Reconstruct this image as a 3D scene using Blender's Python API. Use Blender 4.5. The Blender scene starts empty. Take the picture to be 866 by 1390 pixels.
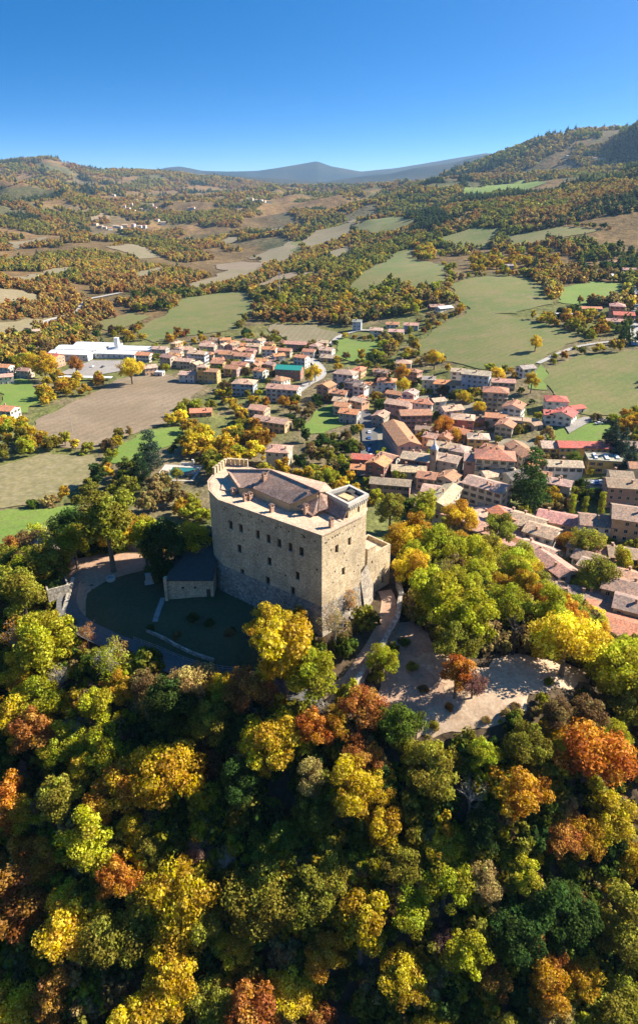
import bpy, bmesh, math, random
import numpy as np
from mathutils import Vector, Matrix, geometry as mgeo

random.seed(7); RNG = np.random.default_rng(7)
SC = bpy.context.scene
COL = SC.collection

# ------------------------------------------------------------------ camera, sky, sun, exposure
F, PX, PY, PITCH, H = 900.0, 433.0, 650.0, math.atan(390/900), 85.0   # pixel focal length, principal point, tilt, height over the castle yard
cam_d = bpy.data.cameras.new('camera'); cam = bpy.data.objects.new('camera', cam_d); COL.objects.link(cam)
cam.location = (0, 0, H); cam.rotation_euler = (math.pi/2 - PITCH, 0, 0)
cam_d.sensor_fit = 'VERTICAL'; cam_d.sensor_height = 36.0; cam_d.sensor_width = 36.0
cam_d.lens = 36.0*F/1390.0; cam_d.shift_y = -45.0/1390.0
cam_d.clip_start = 0.5; cam_d.clip_end = 60000
SC.camera = cam
SUN_A, SUN_E = math.radians(14), math.radians(37)       # sun stands to the east, a little beyond the castle
world = bpy.data.worlds.new('World'); SC.world = world; world.use_nodes = True
wn = world.node_tree.nodes; wl = world.node_tree.links
bg = wn['Background']; sky = wn.new('ShaderNodeTexSky'); sky.sky_type = 'NISHITA'; sky.sun_disc = False
sky.sun_elevation = SUN_E; sky.sun_rotation = math.radians(90) - SUN_A
sky.altitude = 700; sky.air_density = 1.0; sky.dust_density = 1.4; sky.ozone_density = 3.0
# clear autumn air: the blue deepens quickly above the skyline, all round the horizon alike
wtc = wn.new('ShaderNodeTexCoord'); wmp = wn.new('ShaderNodeMapping'); wmp.inputs['Scale'].default_value = (1, 1, 3.6); wnm = wn.new('ShaderNodeVectorMath'); wnm.operation = 'NORMALIZE'
wl.new(wtc.outputs['Generated'], wmp.inputs[0]); wl.new(wmp.outputs[0], wnm.inputs[0]); wl.new(wnm.outputs[0], sky.inputs['Vector'])
whs = wn.new('ShaderNodeHueSaturation'); whs.inputs['Saturation'].default_value = 1.45; wl.new(sky.outputs[0], whs.inputs['Color'])
wl.new(whs.outputs[0], bg.inputs[0]); bg.inputs[1].default_value = 0.08
sun_d = bpy.data.lights.new('sun', 'SUN'); sun_o = bpy.data.objects.new('sun', sun_d); COL.objects.link(sun_o)
sun_d.energy = 4.8; sun_d.angle = math.radians(0.5); sun_d.color = (1.0, 0.91, 0.76)
sdir = Vector((math.cos(SUN_A)*math.cos(SUN_E), math.sin(SUN_A)*math.cos(SUN_E), math.sin(SUN_E)))
sun_o.rotation_euler = (-sdir).to_track_quat('-Z', 'Y').to_euler(); sun_o.location = (200, 60, 300)
SC.view_settings.view_transform = 'Standard'; SC.view_settings.look = 'None'
SC.view_settings.exposure = 1.5; SC.view_settings.gamma = 1.0
SC.cycles.max_bounces = 8; SC.cycles.diffuse_bounces = 5; SC.cycles.transmission_bounces = 4
SC.cycles.volume_bounces = 0; SC.cycles.use_denoising = True

# ------------------------------------------------------------------ photo rays
CP, SP = math.cos(PITCH), math.sin(PITCH)
def ray(px, py):
    x = (px-PX)/F; v = (PY-py)/F
    return (x, CP+v*SP, -SP+v*CP)
def atz(px, py, z):
    d = ray(px, py); t = (z-H)/d[2]; return Vector((d[0]*t, d[1]*t, z))
def atd(px, py, D):
    d = ray(px, py); t = D/math.hypot(d[0], d[1]); return Vector((d[0]*t, d[1]*t, H+d[2]*t))
def pxm(p):                                            # pixels per metre at a world point
    return F/(p[1]*CP-(p[2]-H)*SP)
def proj(p):
    dep = p[1]*CP-(p[2]-H)*SP; up = p[1]*SP+(p[2]-H)*CP
    return PX+F*p[0]/dep, PY-F*up/dep

# ------------------------------------------------------------------ value noise
def _h(ix, iy, s):
    n = (ix.astype(np.int64)*374761393 + iy.astype(np.int64)*668265263 + s*974634777) & 0x7fffffff
    n = ((n ^ (n >> 13))*1274126177) & 0x7fffffff
    return ((n ^ (n >> 16)) & 0xffff)/65535.0
def vnoise(x, y, s=0):
    x = np.asarray(x, float); y = np.asarray(y, float)
    ix = np.floor(x); iy = np.floor(y); fx = x-ix; fy = y-iy
    fx = fx*fx*(3-2*fx); fy = fy*fy*(3-2*fy)
    a = _h(ix, iy, s); b = _h(ix+1, iy, s); c = _h(ix, iy+1, s); d = _h(ix+1, iy+1, s)
    return (a*(1-fx)+b*fx)*(1-fy)+(c*(1-fx)+d*fx)*fy
def fbm(x, y, s=0, o=4):
    t = 0; a = 1; n = 0
    for k in range(o):
        t = t+a*vnoise(np.asarray(x)*2**k+17.3*k, np.asarray(y)*2**k-9.1*k, s+k); n += a; a *= .5
    return t/n
def sstep(a, b, x):
    t = np.clip((np.asarray(x, float)-a)/(b-a), 0, 1); return t*t*(3-2*t)

# ------------------------------------------------------------------ terrain
CT = []                                                 # control points: theta, ln r, z
def cpix(px, py, z): p = atz(px, py, z); CT.append((math.atan2(p.x, p.y), math.log(math.hypot(p.x, p.y)), z))
def cdis(px, py, D): p = atd(px, py, D); CT.append((math.atan2(p.x, p.y), math.log(D), p.z))
def cw(x, y, z): CT.append((math.atan2(x, y), math.log(max(math.hypot(x, y), 14)), z))
for c in [(0,125,-1),(-20,140,-1),(10,130,-1.5),(-25,152,-1.5),(-50,143,-1.5),(-62,146,-2.5),(-35,131,-2),(-46,121,-5.5),(-31.7,114,-6.5),(-19,108.5,-7),
          (-5,108,-6),(8,112,-4),(18,134,-1.5),(20,121,-4),(25,110,-6),(31,103,-7.5),(41,111,-7.5),(41,99,-9),(56,110,-12),(0,98,-11),(-12,98,-14),(-28,104,-15),
          (-48,108,-14),(-60,118,-12),(-78,140,-14),(-75,125,-18),(-66,160,-6),(-90,170,-25),(-60,185,-24),(-85,235,-38),(-120,260,-39),(-30,170,-12),(-30,200,-30),(0,165,-8),(0,185,-19),(0,215,-31),
          (30,160,-10),(34,185,-23),(50,150,-15),(58,160,-23),(70,150,-26),(60,130,-15),(80,170,-33),(75,115,-22),(95,120,-30),(100,150,-33),(25,210,-32),(40,205,-33)]: cw(*c)
for c in [(433,1150,-23),(433,1300,-37),(433,1390,-47),(100,1000,-18),(100,1150,-28),(100,1300,-40),(-60,1000,-30),(-60,1300,-52),(800,1000,-15),(800,1150,-28),(800,1300,-42),(930,1000,-24),(930,1300,-48),
          (620,1060,-15),(250,1060,-20),(620,1200,-28),(250,1200,-31),
          (245,640,-40),(150,550,-44),(60,590,-43),(20,710,-38),(30,650,-40),(120,480,-48),(20,510,-48),(190,500,-46),(620,640,-36),(520,590,-38),(520,640,-37),(380,610,-40),(400,500,-43),(480,510,-39),(560,510,-37),
          (300,480,-45),(640,510,-31),(690,560,-32),(758,560,-29),(840,500,-22),(866,560,-27),(700,470,-24),(830,420,-12),(600,440,-26),(500,430,-32),(400,430,-37),(300,430,-43),(60,430,-50),(150,420,-48),
          (745,800,-33),(820,850,-32),(750,700,-35),(850,700,-33),(860,780,-32),(820,620,-31),(680,680,-35),(780,650,-34)]: cpix(*c)
for c in [(0,400,900),(100,380,1100),(250,390,1050),(380,375,1080),(500,370,900),(600,375,820),(720,390,760),(860,370,860),(0,350,1500),(120,340,1550),(250,350,1600),(370,345,1450),(500,330,1350),(640,335,1150),(760,320,1120),(860,315,1120),
          (0,300,2300),(120,300,2400),(260,305,2500),(380,310,2300),(500,300,1900),(620,300,1350),(740,275,1500),(830,270,1350),(900,262,1350),(0,262,3600),(120,268,3500),(250,278,3500),(360,285,3300),(470,280,2800),(600,268,2300),(720,255,2000),(820,243,1900),(900,235,1900),
          (-120,400,900),(-120,300,2300),(-120,262,3600),(1000,420,640),(1000,315,1120),(1000,250,1500)]: cdis(*c)
for th in (-55, -25, 0, 25, 55):
    for r, z in ((14, -78), (35, -70), (9000, 60), (17000, 120)): CT.append((math.radians(th), math.log(r), z))
CT = np.array(CT); KT = 1.6; CR = .10
def _ker(a, b):
    d2 = (KT*(a[:, None, 0]-b[None, :, 0]))**2+(a[:, None, 1]-b[None, :, 1])**2
    return np.sqrt(d2+CR*CR)
_A = _ker(CT, CT); n_ = len(CT)
_M = np.zeros((n_+1, n_+1)); _M[:n_, :n_] = _A + np.eye(n_)*-0.0004; _M[:n_, n_] = 1; _M[n_, :n_] = 1
_W = np.linalg.solve(_M, np.append(CT[:, 2], 0))
TH = np.concatenate([np.radians(np.linspace(-180, -47, 40)), np.radians(np.linspace(-46, 46, 620)), np.radians(np.linspace(47, 180, 40))])
LR = np.linspace(math.log(14), math.log(15500), 520)
def skyline(th, pts, D):                                # ridge height over azimuth from skyline pixels at distance D
    tt = []; zz = []
    for px, py in pts:
        p = atd(px, py, D); tt.append(math.atan2(p.x, p.y)); zz.append(p.z)
    return np.interp(th, tt, zz)
def smooth_th(z, k):
    ker = np.hanning(k); ker /= ker.sum(); return np.convolve(np.pad(z, k//2, mode='edge'), ker, 'valid')[:len(z)]
tg, lg = np.meshgrid(TH, LR, indexing='ij'); rg = np.exp(lg); xg = rg*np.sin(tg); yg = rg*np.cos(tg)
tcl = np.clip(tg, math.radians(-52), math.radians(52))
ZG = np.empty_like(rg)
for i in range(len(TH)):
    q = np.stack([tcl[i], lg[i]], 1); ZG[i] = _ker(q, CT)@_W[:n_]+_W[n_]
wb = sstep(90, 178, np.degrees(np.abs(tg)))
prof = .5*(ZG[0]+ZG[-1]); ZG = ZG*(1-wb)+prof[None, :]*wb
far = sstep(700, 2600, rg)
rid = 1-np.abs(2*fbm(xg/620, yg/620, 3, 4)-1)
rid2 = 1-np.abs(2*fbm(xg/230+5, yg/230, 11, 3)-1)
rid3 = 1-np.abs(2*fbm(xg/1700+2, yg/1700, 31, 3)-1)
ZG += far*((rid-.62)*140 + (rid2-.6)*42)*np.clip(rg/3200, .2, 1.15)
RIDGES = [(11500, [(-400,236),(0,236),(200,233),(225,228),(245,226),(275,232),(310,233),(350,232),(390,226),(430,219),(450,226),(490,233),(540,228),(600,218),(660,208),(700,212),(760,216),(866,216),(1300,216)], .16, .3),
          (7600, [(-300,242),(150,240),(300,238),(380,243),(440,247),(480,241),(530,236),(560,229),(610,222),(650,212),(690,209),(760,222),(1300,240)], .2, .2),
          (5600, [(-500,205),(-120,214),(0,223),(30,219),(65,216),(90,222),(110,229),(135,232),(200,234),(260,238),(330,246),(433,262),(520,292),(1300,300)], .34, .25),
          (3500, [(-300,330),(470,300),(560,262),(600,240),(640,226),(690,207),(720,196),(750,186),(785,181),(820,179),(866,176),(1000,170),(1400,160)], .30, .25),
          (3000, [(-300,360),(700,300),(770,232),(795,214),(820,197),(845,181),(866,168),(950,140),(1100,120),(1400,110)], .10, .2)]
RZ = []
for D, pts, wf, wk in RIDGES:
    zp = smooth_th(skyline(TH, pts, D), 5)
    t = lg-math.log(D); w = np.where(t < 0, wf, wk)
    g = np.exp(-(t/w)**2)
    zr = -90+(zp[:, None]+90)*g+(rid-.62)*60*g*(1-g)*2.2+(rid2-.6)*9*g*(1-.6*g)+(rid3-.6)*min(D/40, 210)*g*(1-g)*2
    RZ.append(zr); ZG = np.maximum(ZG, zr)
ZG += (fbm(xg/9, yg/9, 21, 3)-.5)*1.3*(1-sstep(150, 260, rg))
# level ground: the castle yard, court and lawn are nearly flat
def flatten(cx, cy, ra, z, soft=6):
    global ZG
    d = np.hypot(xg-cx, yg-cy); w = 1-sstep(ra-soft, ra, d); ZG = ZG*(1-w)+z*w
flatten(-5, 133, 24, -1.2); flatten(-50, 144, 13, -1.6)
def height(x, y):
    th = math.atan2(x, y); r = max(math.hypot(x, y), 14.01)
    i = int(np.searchsorted(TH, th))-1; i = min(max(i, 0), len(TH)-2)
    a = (th-TH[i])/(TH[i+1]-TH[i]); fj = (math.log(r)-LR[0])/(LR[1]-LR[0]); j = min(max(int(fj), 0), len(LR)-2); b = min(max(fj-j, 0), 1)
    return float((ZG[i, j]*(1-b)+ZG[i, j+1]*b)*(1-a)+(ZG[i+1, j]*(1-b)+ZG[i+1, j+1]*b)*a)
def heights(x, y):
    th = np.arctan2(x, y); r = np.maximum(np.hypot(x, y), 14.01)
    i = np.clip(np.searchsorted(TH, th)-1, 0, len(TH)-2); a = (th-TH[i])/(TH[i+1]-TH[i])
    fj = (np.log(r)-LR[0])/(LR[1]-LR[0]); j = np.clip(fj.astype(int), 0, len(LR)-2); b = np.clip(fj-j, 0, 1)
    return (ZG[i, j]*(1-b)+ZG[i, j+1]*b)*(1-a)+(ZG[i+1, j]*(1-b)+ZG[i+1, j+1]*b)*a
_LRF = np.linspace(math.log(40), math.log(15000), 1400); _RF = np.exp(_LRF)
def ground(px, py, h=0.0, rmin=40):                     # where a pixel's ray meets the ground (or a surface h above it)
    d = ray(px, py); hz = math.hypot(d[0], d[1]); s = d[2]/hz; ux, uy = d[0]/hz, d[1]/hz
    R = _RF[_RF >= rmin]
    zt = heights(R*ux, R*uy)+h; zr = H+R*s
    k = np.argmax(zr <= zt)
    if zr[k] > zt[k]: k = len(R)-1
    if k > 0:
        a0 = zr[k-1]-zt[k-1]; a1 = zr[k]-zt[k]; f = a0/(a0-a1) if a0 != a1 else 0; r = R[k-1]+(R[k]-R[k-1])*f
    else: r = R[0]
    return Vector((r*ux, r*uy, H+r*s-h))

# ------------------------------------------------------------------ materials
MATS = {}
def newmat(name):
    m = bpy.data.materials.new(name); m.use_nodes = True; MATS[name] = m
    nt = m.node_tree; return m, nt, nt.nodes, nt.links, nt.nodes['Principled BSDF']
def nz(N, L, vec, scale, detail=4, rough=.6, typ='ShaderNodeTexNoise'):
    t = N.new(typ); t.inputs['Scale'].default_value = scale
    if typ == 'ShaderNodeTexNoise': t.inputs['Detail'].default_value = detail; t.inputs['Roughness'].default_value = rough
    L.new(vec, t.inputs['Vector']); return t
def ramp(N, L, src, stops):
    r = N.new('ShaderNodeValToRGB'); e = r.color_ramp.elements
    while len(e) < len(stops): e.new(.5)
    for k, (p, c) in enumerate(stops):
        e[k].position = p; e[k].color = (*c, 1) if len(c) == 3 else c
    L.new(src, r.inputs[0]); return r
def mixc(N, L, fac, a, b, mode='MIX'):
    m = N.new('ShaderNodeMix'); m.data_type = 'RGBA'; m.blend_type = mode
    for s, v in ((m.inputs[0], fac), (m.inputs[6], a), (m.inputs[7], b)):
        if hasattr(v, 'is_output'): L.new(v, s)
        else: s.default_value = v if isinstance(v, (int, float)) else ((*v, 1) if len(v) == 3 else v)
    return m.outputs[2]
def bump(N, L, bsdf, h, strength=.4, dist=.05):
    b = N.new('ShaderNodeBump'); b.inputs['Strength'].default_value = strength; b.inputs['Distance'].default_value = dist
    L.new(h, b.inputs['Height']); L.new(b.outputs[0], bsdf.inputs['Normal'])
G3 = lambda v: (v, v, v)
def simple(name, col, rough=.85, var=.25, scale=1.5, metal=0, bumpd=0, coat=None):
    m, nt, N, L, B = newmat(name); tc = N.new('ShaderNodeTexCoord')
    n1 = nz(N, L, tc.outputs['Object'], scale, 5)
    r = ramp(N, L, n1.outputs[0], [(.25, [c*(1-var) for c in col]), (.75, [min(1, c*(1+var)) for c in col])])
    L.new(r.outputs[0], B.inputs['Base Color']); B.inputs['Roughness'].default_value = rough; B.inputs['Metallic'].default_value = metal
    if bumpd:
        n2 = nz(N, L, tc.outputs['Object'], scale*6, 4); bump(N, L, B, n2.outputs[0], .6, bumpd)
    return m
def objcolor(name, kind):
    """surfaces whose tint comes from the object: plaster walls, tiled roofs, ..."""
    m, nt, N, L, B = newmat(name); tc = N.new('ShaderNodeTexCoord'); oi = N.new('ShaderNodeObjectInfo')
    base = oi.outputs['Color']; V = tc.outputs['Object']
    mp = N.new('ShaderNodeVectorMath'); mp.operation = 'ADD'; L.new(V, mp.inputs[0])
    rn = N.new('ShaderNodeMath'); rn.operation = 'MULTIPLY'; rn.inputs[1].default_value = 91.0; L.new(oi.outputs['Random'], rn.inputs[0])
    L.new(rn.outputs[0], mp.inputs[1]); V = mp.outputs[0]
    big = nz(N, L, V, .35, 4); fine = nz(N, L, V, 2.6, 5, .7)
    if kind == 'plaster':
        c = mixc(N, L, 1.0, base, ramp(N, L, big.outputs[0], [(.3, G3(.72)), (.65, G3(1.05))]).outputs[0], 'MULTIPLY')
        c = mixc(N, L, 1.0, c, ramp(N, L, fine.outputs[0], [(.3, (.80, .78, .75)), (.6, G3(1.04))]).outputs[0], 'MULTIPLY')
        bump(N, L, B, fine.outputs[0], .3, .03)
    if kind == 'tile':
        vo = nz(N, L, V, 2.2, typ='ShaderNodeTexVoronoi'); bw = N.new('ShaderNodeRGBToBW'); L.new(vo.outputs['Color'], bw.inputs[0])
        c = mixc(N, L, 1.0, base, ramp(N, L, bw.outputs[0], [(.2, (.55, .56, .6)), (.8, (1.3, 1.22, 1.1))]).outputs[0], 'MULTIPLY')
        c = mixc(N, L, ramp(N, L, big.outputs[0], [(.45, G3(0)), (.75, G3(.65))]).outputs[0], c, (.20, .17, .13))
        c = mixc(N, L, ramp(N, L, fine.outputs[0], [(.55, G3(0)), (.8, G3(.5))]).outputs[0], c, (.36, .30, .22))
        wv = N.new('ShaderNodeTexWave'); wv.inputs['Scale'].default_value = 1.3; wv.bands_direction = 'X'; L.new(tc.outputs['Object'], wv.inputs['Vector'])
        c = mixc(N, L, .45, c, mixc(N, L, 1.0, c, ramp(N, L, wv.outputs[0], [(0, G3(.62)), (.6, G3(1.1))]).outputs[0], 'MULTIPLY'))
        bump(N, L, B, wv.outputs[0], .5, .08)
    if kind == 'paint':
        c = mixc(N, L, .35, base, mixc(N, L, 1.0, base, ramp(N, L, fine.outputs[0], [(.3, G3(.7)), (.7, G3(1.1))]).outputs[0], 'MULTIPLY'))
    L.new(c, B.inputs['Base Color']); B.inputs['Roughness'].default_value = {'plaster': .9, 'tile': .85, 'paint': .35}[kind]
    return m
M_PLASTER = objcolor('plaster', 'plaster'); M_TILE = objcolor('roof_tiles', 'tile'); M_PAINT = objcolor('paint', 'paint')
M_PANE = simple('dark_glass', (.022, .024, .028), .25, .3, 2); M_FRAME = simple('window_frame', (.55, .50, .42), .7, .2)
M_SHUT_BROWN = simple('shutter_brown', (.13, .07, .04), .8); M_SHUT_GREEN = simple('shutter_green', (.05, .10, .06), .8); M_SHUT_GREY = simple('shutter_grey', (.28, .29, .30), .8)
M_WOOD = simple('door_wood', (.09, .05, .03), .8); M_BRICK = simple('chimney_brick', (.40, .25, .17), .9, .35, 3, bumpd=.02)
M_METAL = simple('galvanised_metal', (.45, .46, .48), .5, .15, 2, .6); M_IRON = simple('dark_iron', (.05, .05, .055), .6, .2, 2, .3)
M_TYRE = simple('tyre_rubber', (.02, .02, .02), .8); M_CONC = simple('concrete', (.42, .39, .34), .9, .25, .8, bumpd=.02)
M_CANVAS = simple('white_sheet_roof', (.60, .61, .62), .6, .16, .25)
M_BARK = simple('bark', (.16, .12, .085), .95, .4, 2.5, bumpd=.03); M_BARKPALE = simple('bark_pale', (.36, .32, .27), .95, .3, 2.5); M_BARKDEAD = simple('bark_dead', (.035, .028, .024), .95, .3, 2.5)
M_SLATE = simple('slate_roof', (.055, .05, .042), .8, .4, 1.4, bumpd=.04)

def stone_mat(name, cols, sc=2.3, dirt=(.16, .13, .10), dirt_amt=.5, bdist=.12):
    m, nt, N, L, B = newmat(name); tc = N.new('ShaderNodeTexCoord'); V = tc.outputs['Object']
    mp = N.new('ShaderNodeMapping'); mp.inputs['Scale'].default_value = (1, 1, 1.5); L.new(V, mp.inputs[0])
    vo = nz(N, L, mp.outputs[0], sc, typ='ShaderNodeTexVoronoi'); bw = N.new('ShaderNodeRGBToBW'); L.new(vo.outputs['Color'], bw.inputs[0])
    c = ramp(N, L, bw.outputs[0], [(.15, cols[0]), (.5, cols[1]), (.85, cols[2])]).outputs[0]
    n1 = nz(N, L, V, .16, 6, .65); c = mixc(N, L, 1.0, c, ramp(N, L, n1.outputs[0], [(.32, (.72, .70, .70)), (.62, (1.1, 1.06, 1.0))]).outputs[0], 'MULTIPLY')
    mp2 = N.new('ShaderNodeMapping'); mp2.inputs['Scale'].default_value = (.9, .9, .13); L.new(V, mp2.inputs[0])
    n2 = nz(N, L, mp2.outputs[0], 1.0, 5, .7); c = mixc(N, L, ramp(N, L, n2.outputs[0], [(.52, G3(0)), (.78, G3(dirt_amt))]).outputs[0], c, dirt)
    n3 = nz(N, L, V, 3.2, 4); c = mixc(N, L, 1.0, c, ramp(N, L, n3.outputs[0], [(.3, G3(.78)), (.65, G3(1.08))]).outputs[0], 'MULTIPLY')
    ed = nz(N, L, mp.outputs[0], sc, typ='ShaderNodeTexVoronoi'); ed.feature = 'DISTANCE_TO_EDGE'
    jt = ramp(N, L, ed.outputs['Distance'], [(0, G3(.55)), (.09, G3(1))]).outputs[0]; c = mixc(N, L, 1.0, c, jt, 'MULTIPLY')
    L.new(c, B.inputs['Base Color']); B.inputs['Roughness'].default_value = .92
    bump(N, L, B, mixc(N, L, .5, jt, n3.outputs[0]), .7, bdist); return m
M_STONE = stone_mat('castle_stone', [(.46, .36, .22), (.60, .48, .31), (.68, .57, .40)], 2.4)
M_SCARP = stone_mat('scarp_rubble', [(.20, .17, .14), (.31, .27, .22), (.42, .37, .30)], 1.5, (.09, .08, .06), .7, .2)
M_DRYWALL = stone_mat('terrace_wall_stone', [(.26, .23, .19), (.42, .38, .32), (.55, .50, .43)], 1.8, (.10, .10, .06), .6, .15)
M_OCHRE = simple('ochre_plaster', (.50, .36, .19), .9, .25, .8, bumpd=.02)
M_SLAB = stone_mat('stone_slab_roof', [(.20, .15, .14), (.36, .28, .25), (.52, .43, .38)], 1.6, (.12, .09, .07), .5, .15)
M_PINKTILE = stone_mat('terrace_tiles', [(.55, .40, .28), (.63, .47, .33), (.68, .54, .40)], 2.4, (.36, .26, .18), .4, .05)
M_TILECASTLE = stone_mat('castle_roof_tiles', [(.40, .23, .16), (.50, .32, .23), (.60, .43, .33)], 2.6, (.20, .13, .10), .4, .08)

def sheet_mat(name, a, b, c, big=.05, fine=.8, rough=.95, bd=.05, stripes=None):
    """ground sheets: grass, ploughed soil, gravel; three tones broken up by noise in world metres"""
    m, nt, N, L, B = newmat(name); tc = N.new('ShaderNodeTexCoord'); V = tc.outputs['Object']
    n1 = nz(N, L, V, big, 6, .65); n2 = nz(N, L, V, fine, 6, .7); n3 = nz(N, L, V, big*4.3, 5, .6)
    col = mixc(N, L, ramp(N, L, n1.outputs[0], [(.38, G3(0)), (.62, G3(1))]).outputs[0], a, b)
    col = mixc(N, L, ramp(N, L, n3.outputs[0], [(.46, G3(0)), (.72, G3(.75))]).outputs[0], col, c)
    col = mixc(N, L, 1.0, col, ramp(N, L, n2.outputs[0], [(.25, G3(.55)), (.7, G3(1.2))]).outputs[0], 'MULTIPLY')
    if stripes:
        ang, sc, amt = stripes
        mp = N.new('ShaderNodeMapping'); mp.inputs['Rotation'].default_value = (0, 0, ang); L.new(V, mp.inputs[0])
        wv = N.new('ShaderNodeTexWave'); wv.inputs['Scale'].default_value = sc; wv.inputs['Distortion'].default_value = 2.5; wv.inputs['Detail'].default_value = 3; wv.inputs['Detail Scale'].default_value = .4
        L.new(mp.outputs[0], wv.inputs['Vector'])
        col = mixc(N, L, amt, col, mixc(N, L, 1.0, col, ramp(N, L, wv.outputs[0], [(.2, G3(.6)), (.7, G3(1.2))]).outputs[0], 'MULTIPLY'))
    L.new(col, B.inputs['Base Color']); B.inputs['Roughness'].default_value = rough; bump(N, L, B, n2.outputs[0], .6, bd); return m
S_PLOUGH = sheet_mat('ploughed_soil', (.20, .145, .085), (.25, .185, .115), (.17, .13, .075), .02, .7, stripes=(.5, .05, .16))
S_GREEN = sheet_mat('bright_grass', (.11, .19, .018), (.15, .215, .026), (.15, .165, .035), .04, .9)
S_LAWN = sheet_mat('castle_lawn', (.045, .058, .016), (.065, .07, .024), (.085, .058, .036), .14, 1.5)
S_OLIVE = sheet_mat('olive_pasture', (.095, .13, .018), (.155, .145, .034), (.205, .15, .062), .014, .6, stripes=(.9, .05, .12))
S_DRY = sheet_mat('dry_field', (.21, .165, .09), (.175, .15, .072), (.24, .195, .115), .012, .5, stripes=(.2, .06, .2))
S_SCRUB = sheet_mat('scrub_meadow', (.21, .175, .075), (.155, .14, .055), (.27, .22, .13), .06, .45)
S_GRAVEL = sheet_mat('pale_gravel', (.50, .36, .24), (.37, .25, .155), (.57, .44, .31), .16, 1.6)
S_EARTH = sheet_mat('bare_earth', (.37, .225, .145), (.43, .28, .19), (.31, .20, .12), .15, 1.4)
S_ASPH = sheet_mat('asphalt', (.115, .11, .105), (.13, .125, .12), (.15, .14, .13), .06, 1.5, .9, .02)
S_YARD = sheet_mat('village_yards', (.22, .19, .12), (.28, .24, .18), (.13, .14, .05), .05, .9)
S_PAVE = sheet_mat('village_paving', (.30, .27, .24), (.25, .23, .21), (.35, .31, .27), .06, 1.1, .9, .03)
S_ROAD = sheet_mat('country_road', (.36, .34, .31), (.40, .38, .35), (.33, .31, .28), .03, 1.0, .9, .02)

# ------------------------------------------------------------------ object helpers
def setp(o, label=None, cat=None, group=None, kind=None):
    if label: o['label'] = label
    if cat: o['category'] = cat
    if group: o['group'] = group
    if kind: o['kind'] = kind
    return o
def link(name, me, parent=None, loc=None, rz=0, color=None):
    o = bpy.data.objects.new(name, me); COL.objects.link(o)
    if parent is not None: o.parent = parent
    if loc is not None: o.location = loc
    if rz: o.rotation_euler = (0, 0, rz)
    if color is not None: o.color = (*color[:3], 1)
    return o
def empty(name, loc, rz=0, **k):
    o = link(name, None, None, loc, rz); o.empty_display_size = .5; return setp(o, **k)
class MB:
    def __init__(s): s.v = []; s.f = []; s.m = []
    def add(s, vs, fs, mi=0):
        b = len(s.v); s.v += [tuple(v) for v in vs]; s.f += [tuple(i+b for i in f) for f in fs]; s.m += [mi]*len(fs); return s
    def box(s, x0, y0, z0, x1, y1, z1, mi=0):
        return s.add([(x0,y0,z0),(x1,y0,z0),(x1,y1,z0),(x0,y1,z0),(x0,y0,z1),(x1,y0,z1),(x1,y1,z1),(x0,y1,z1)],
                     [(0,3,2,1),(4,5,6,7),(0,1,5,4),(1,2,6,5),(2,3,7,6),(3,0,4,7)], mi)
    def obox(s, c, ax, ay, hx, hy, z0, z1, mi=0):       # box on an oriented footprint
        c = Vector(c); P = [c+ax*sx*hx+ay*sy*hy for sx, sy in ((-1,-1),(1,-1),(1,1),(-1,1))]
        return s.add([(p.x,p.y,z0) for p in P]+[(p.x,p.y,z1) for p in P], [(0,3,2,1),(4,5,6,7),(0,1,5,4),(1,2,6,5),(2,3,7,6),(3,0,4,7)], mi)
    def prism(s, poly, z0, z1, mi=0):
        n = len(poly); z0 = z0 if hasattr(z0, '__len__') else [z0]*n; z1 = z1 if hasattr(z1, '__len__') else [z1]*n
        return s.add([(p[0],p[1],z0[i]) for i, p in enumerate(poly)]+[(p[0],p[1],z1[i]) for i, p in enumerate(poly)],
                     [tuple(range(n-1,-1,-1)), tuple(range(n,2*n))]+[(i,(i+1)%n,(i+1)%n+n,i+n) for i in range(n)], mi)
    def slab(s, pts, t, mi=0):                          # tilted polygon with thickness t downwards
        n = len(pts)
        return s.add([tuple(p) for p in pts]+[(p[0],p[1],p[2]-t) for p in pts], [tuple(range(n)), tuple(range(2*n-1,n-1,-1))]+[(i,i+n,(i+1)%n+n,(i+1)%n) for i in range(n)], mi)
    def tube(s, a, b, ra, rb, n=6, mi=0):
        a = Vector(a); b = Vector(b); d = (b-a); 
        if d.length < 1e-6: return s
        d.normalize(); u = d.orthogonal().normalized(); w = d.cross(u)
        vs = [a+(u*math.cos(2*math.pi*k/n)+w*math.sin(2*math.pi*k/n))*ra for k in range(n)]+[b+(u*math.cos(2*math.pi*k/n)+w*math.sin(2*math.pi*k/n))*rb for k in range(n)]
        return s.add(vs, [(k,(k+1)%n,(k+1)%n+n,k+n) for k in range(n)]+[tuple(range(n-1,-1,-1)), tuple(range(n,2*n))], mi)
    def mesh(s, name, mats, fix=True):
        me = bpy.data.meshes.new(name); me.from_pydata(s.v, [], s.f)
        for m in (mats if isinstance(mats, (list, tuple)) else [mats]): me.materials.append(m)
        me.polygons.foreach_set('material_index', s.m)
        if fix:
            bm = bmesh.new(); bm.from_mesh(me); bmesh.ops.recalc_face_normals(bm, faces=bm.faces); bm.to_mesh(me); bm.free()
        me.update(); return me
    def build(s, name, mats, parent=None, loc=None, rz=0, color=None, fix=True): return link(name, s.mesh(name, mats, fix), parent, loc, rz, color)
def rot2(x, y, a): return (x*math.cos(a)-y*math.sin(a), x*math.sin(a)+y*math.cos(a))

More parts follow.
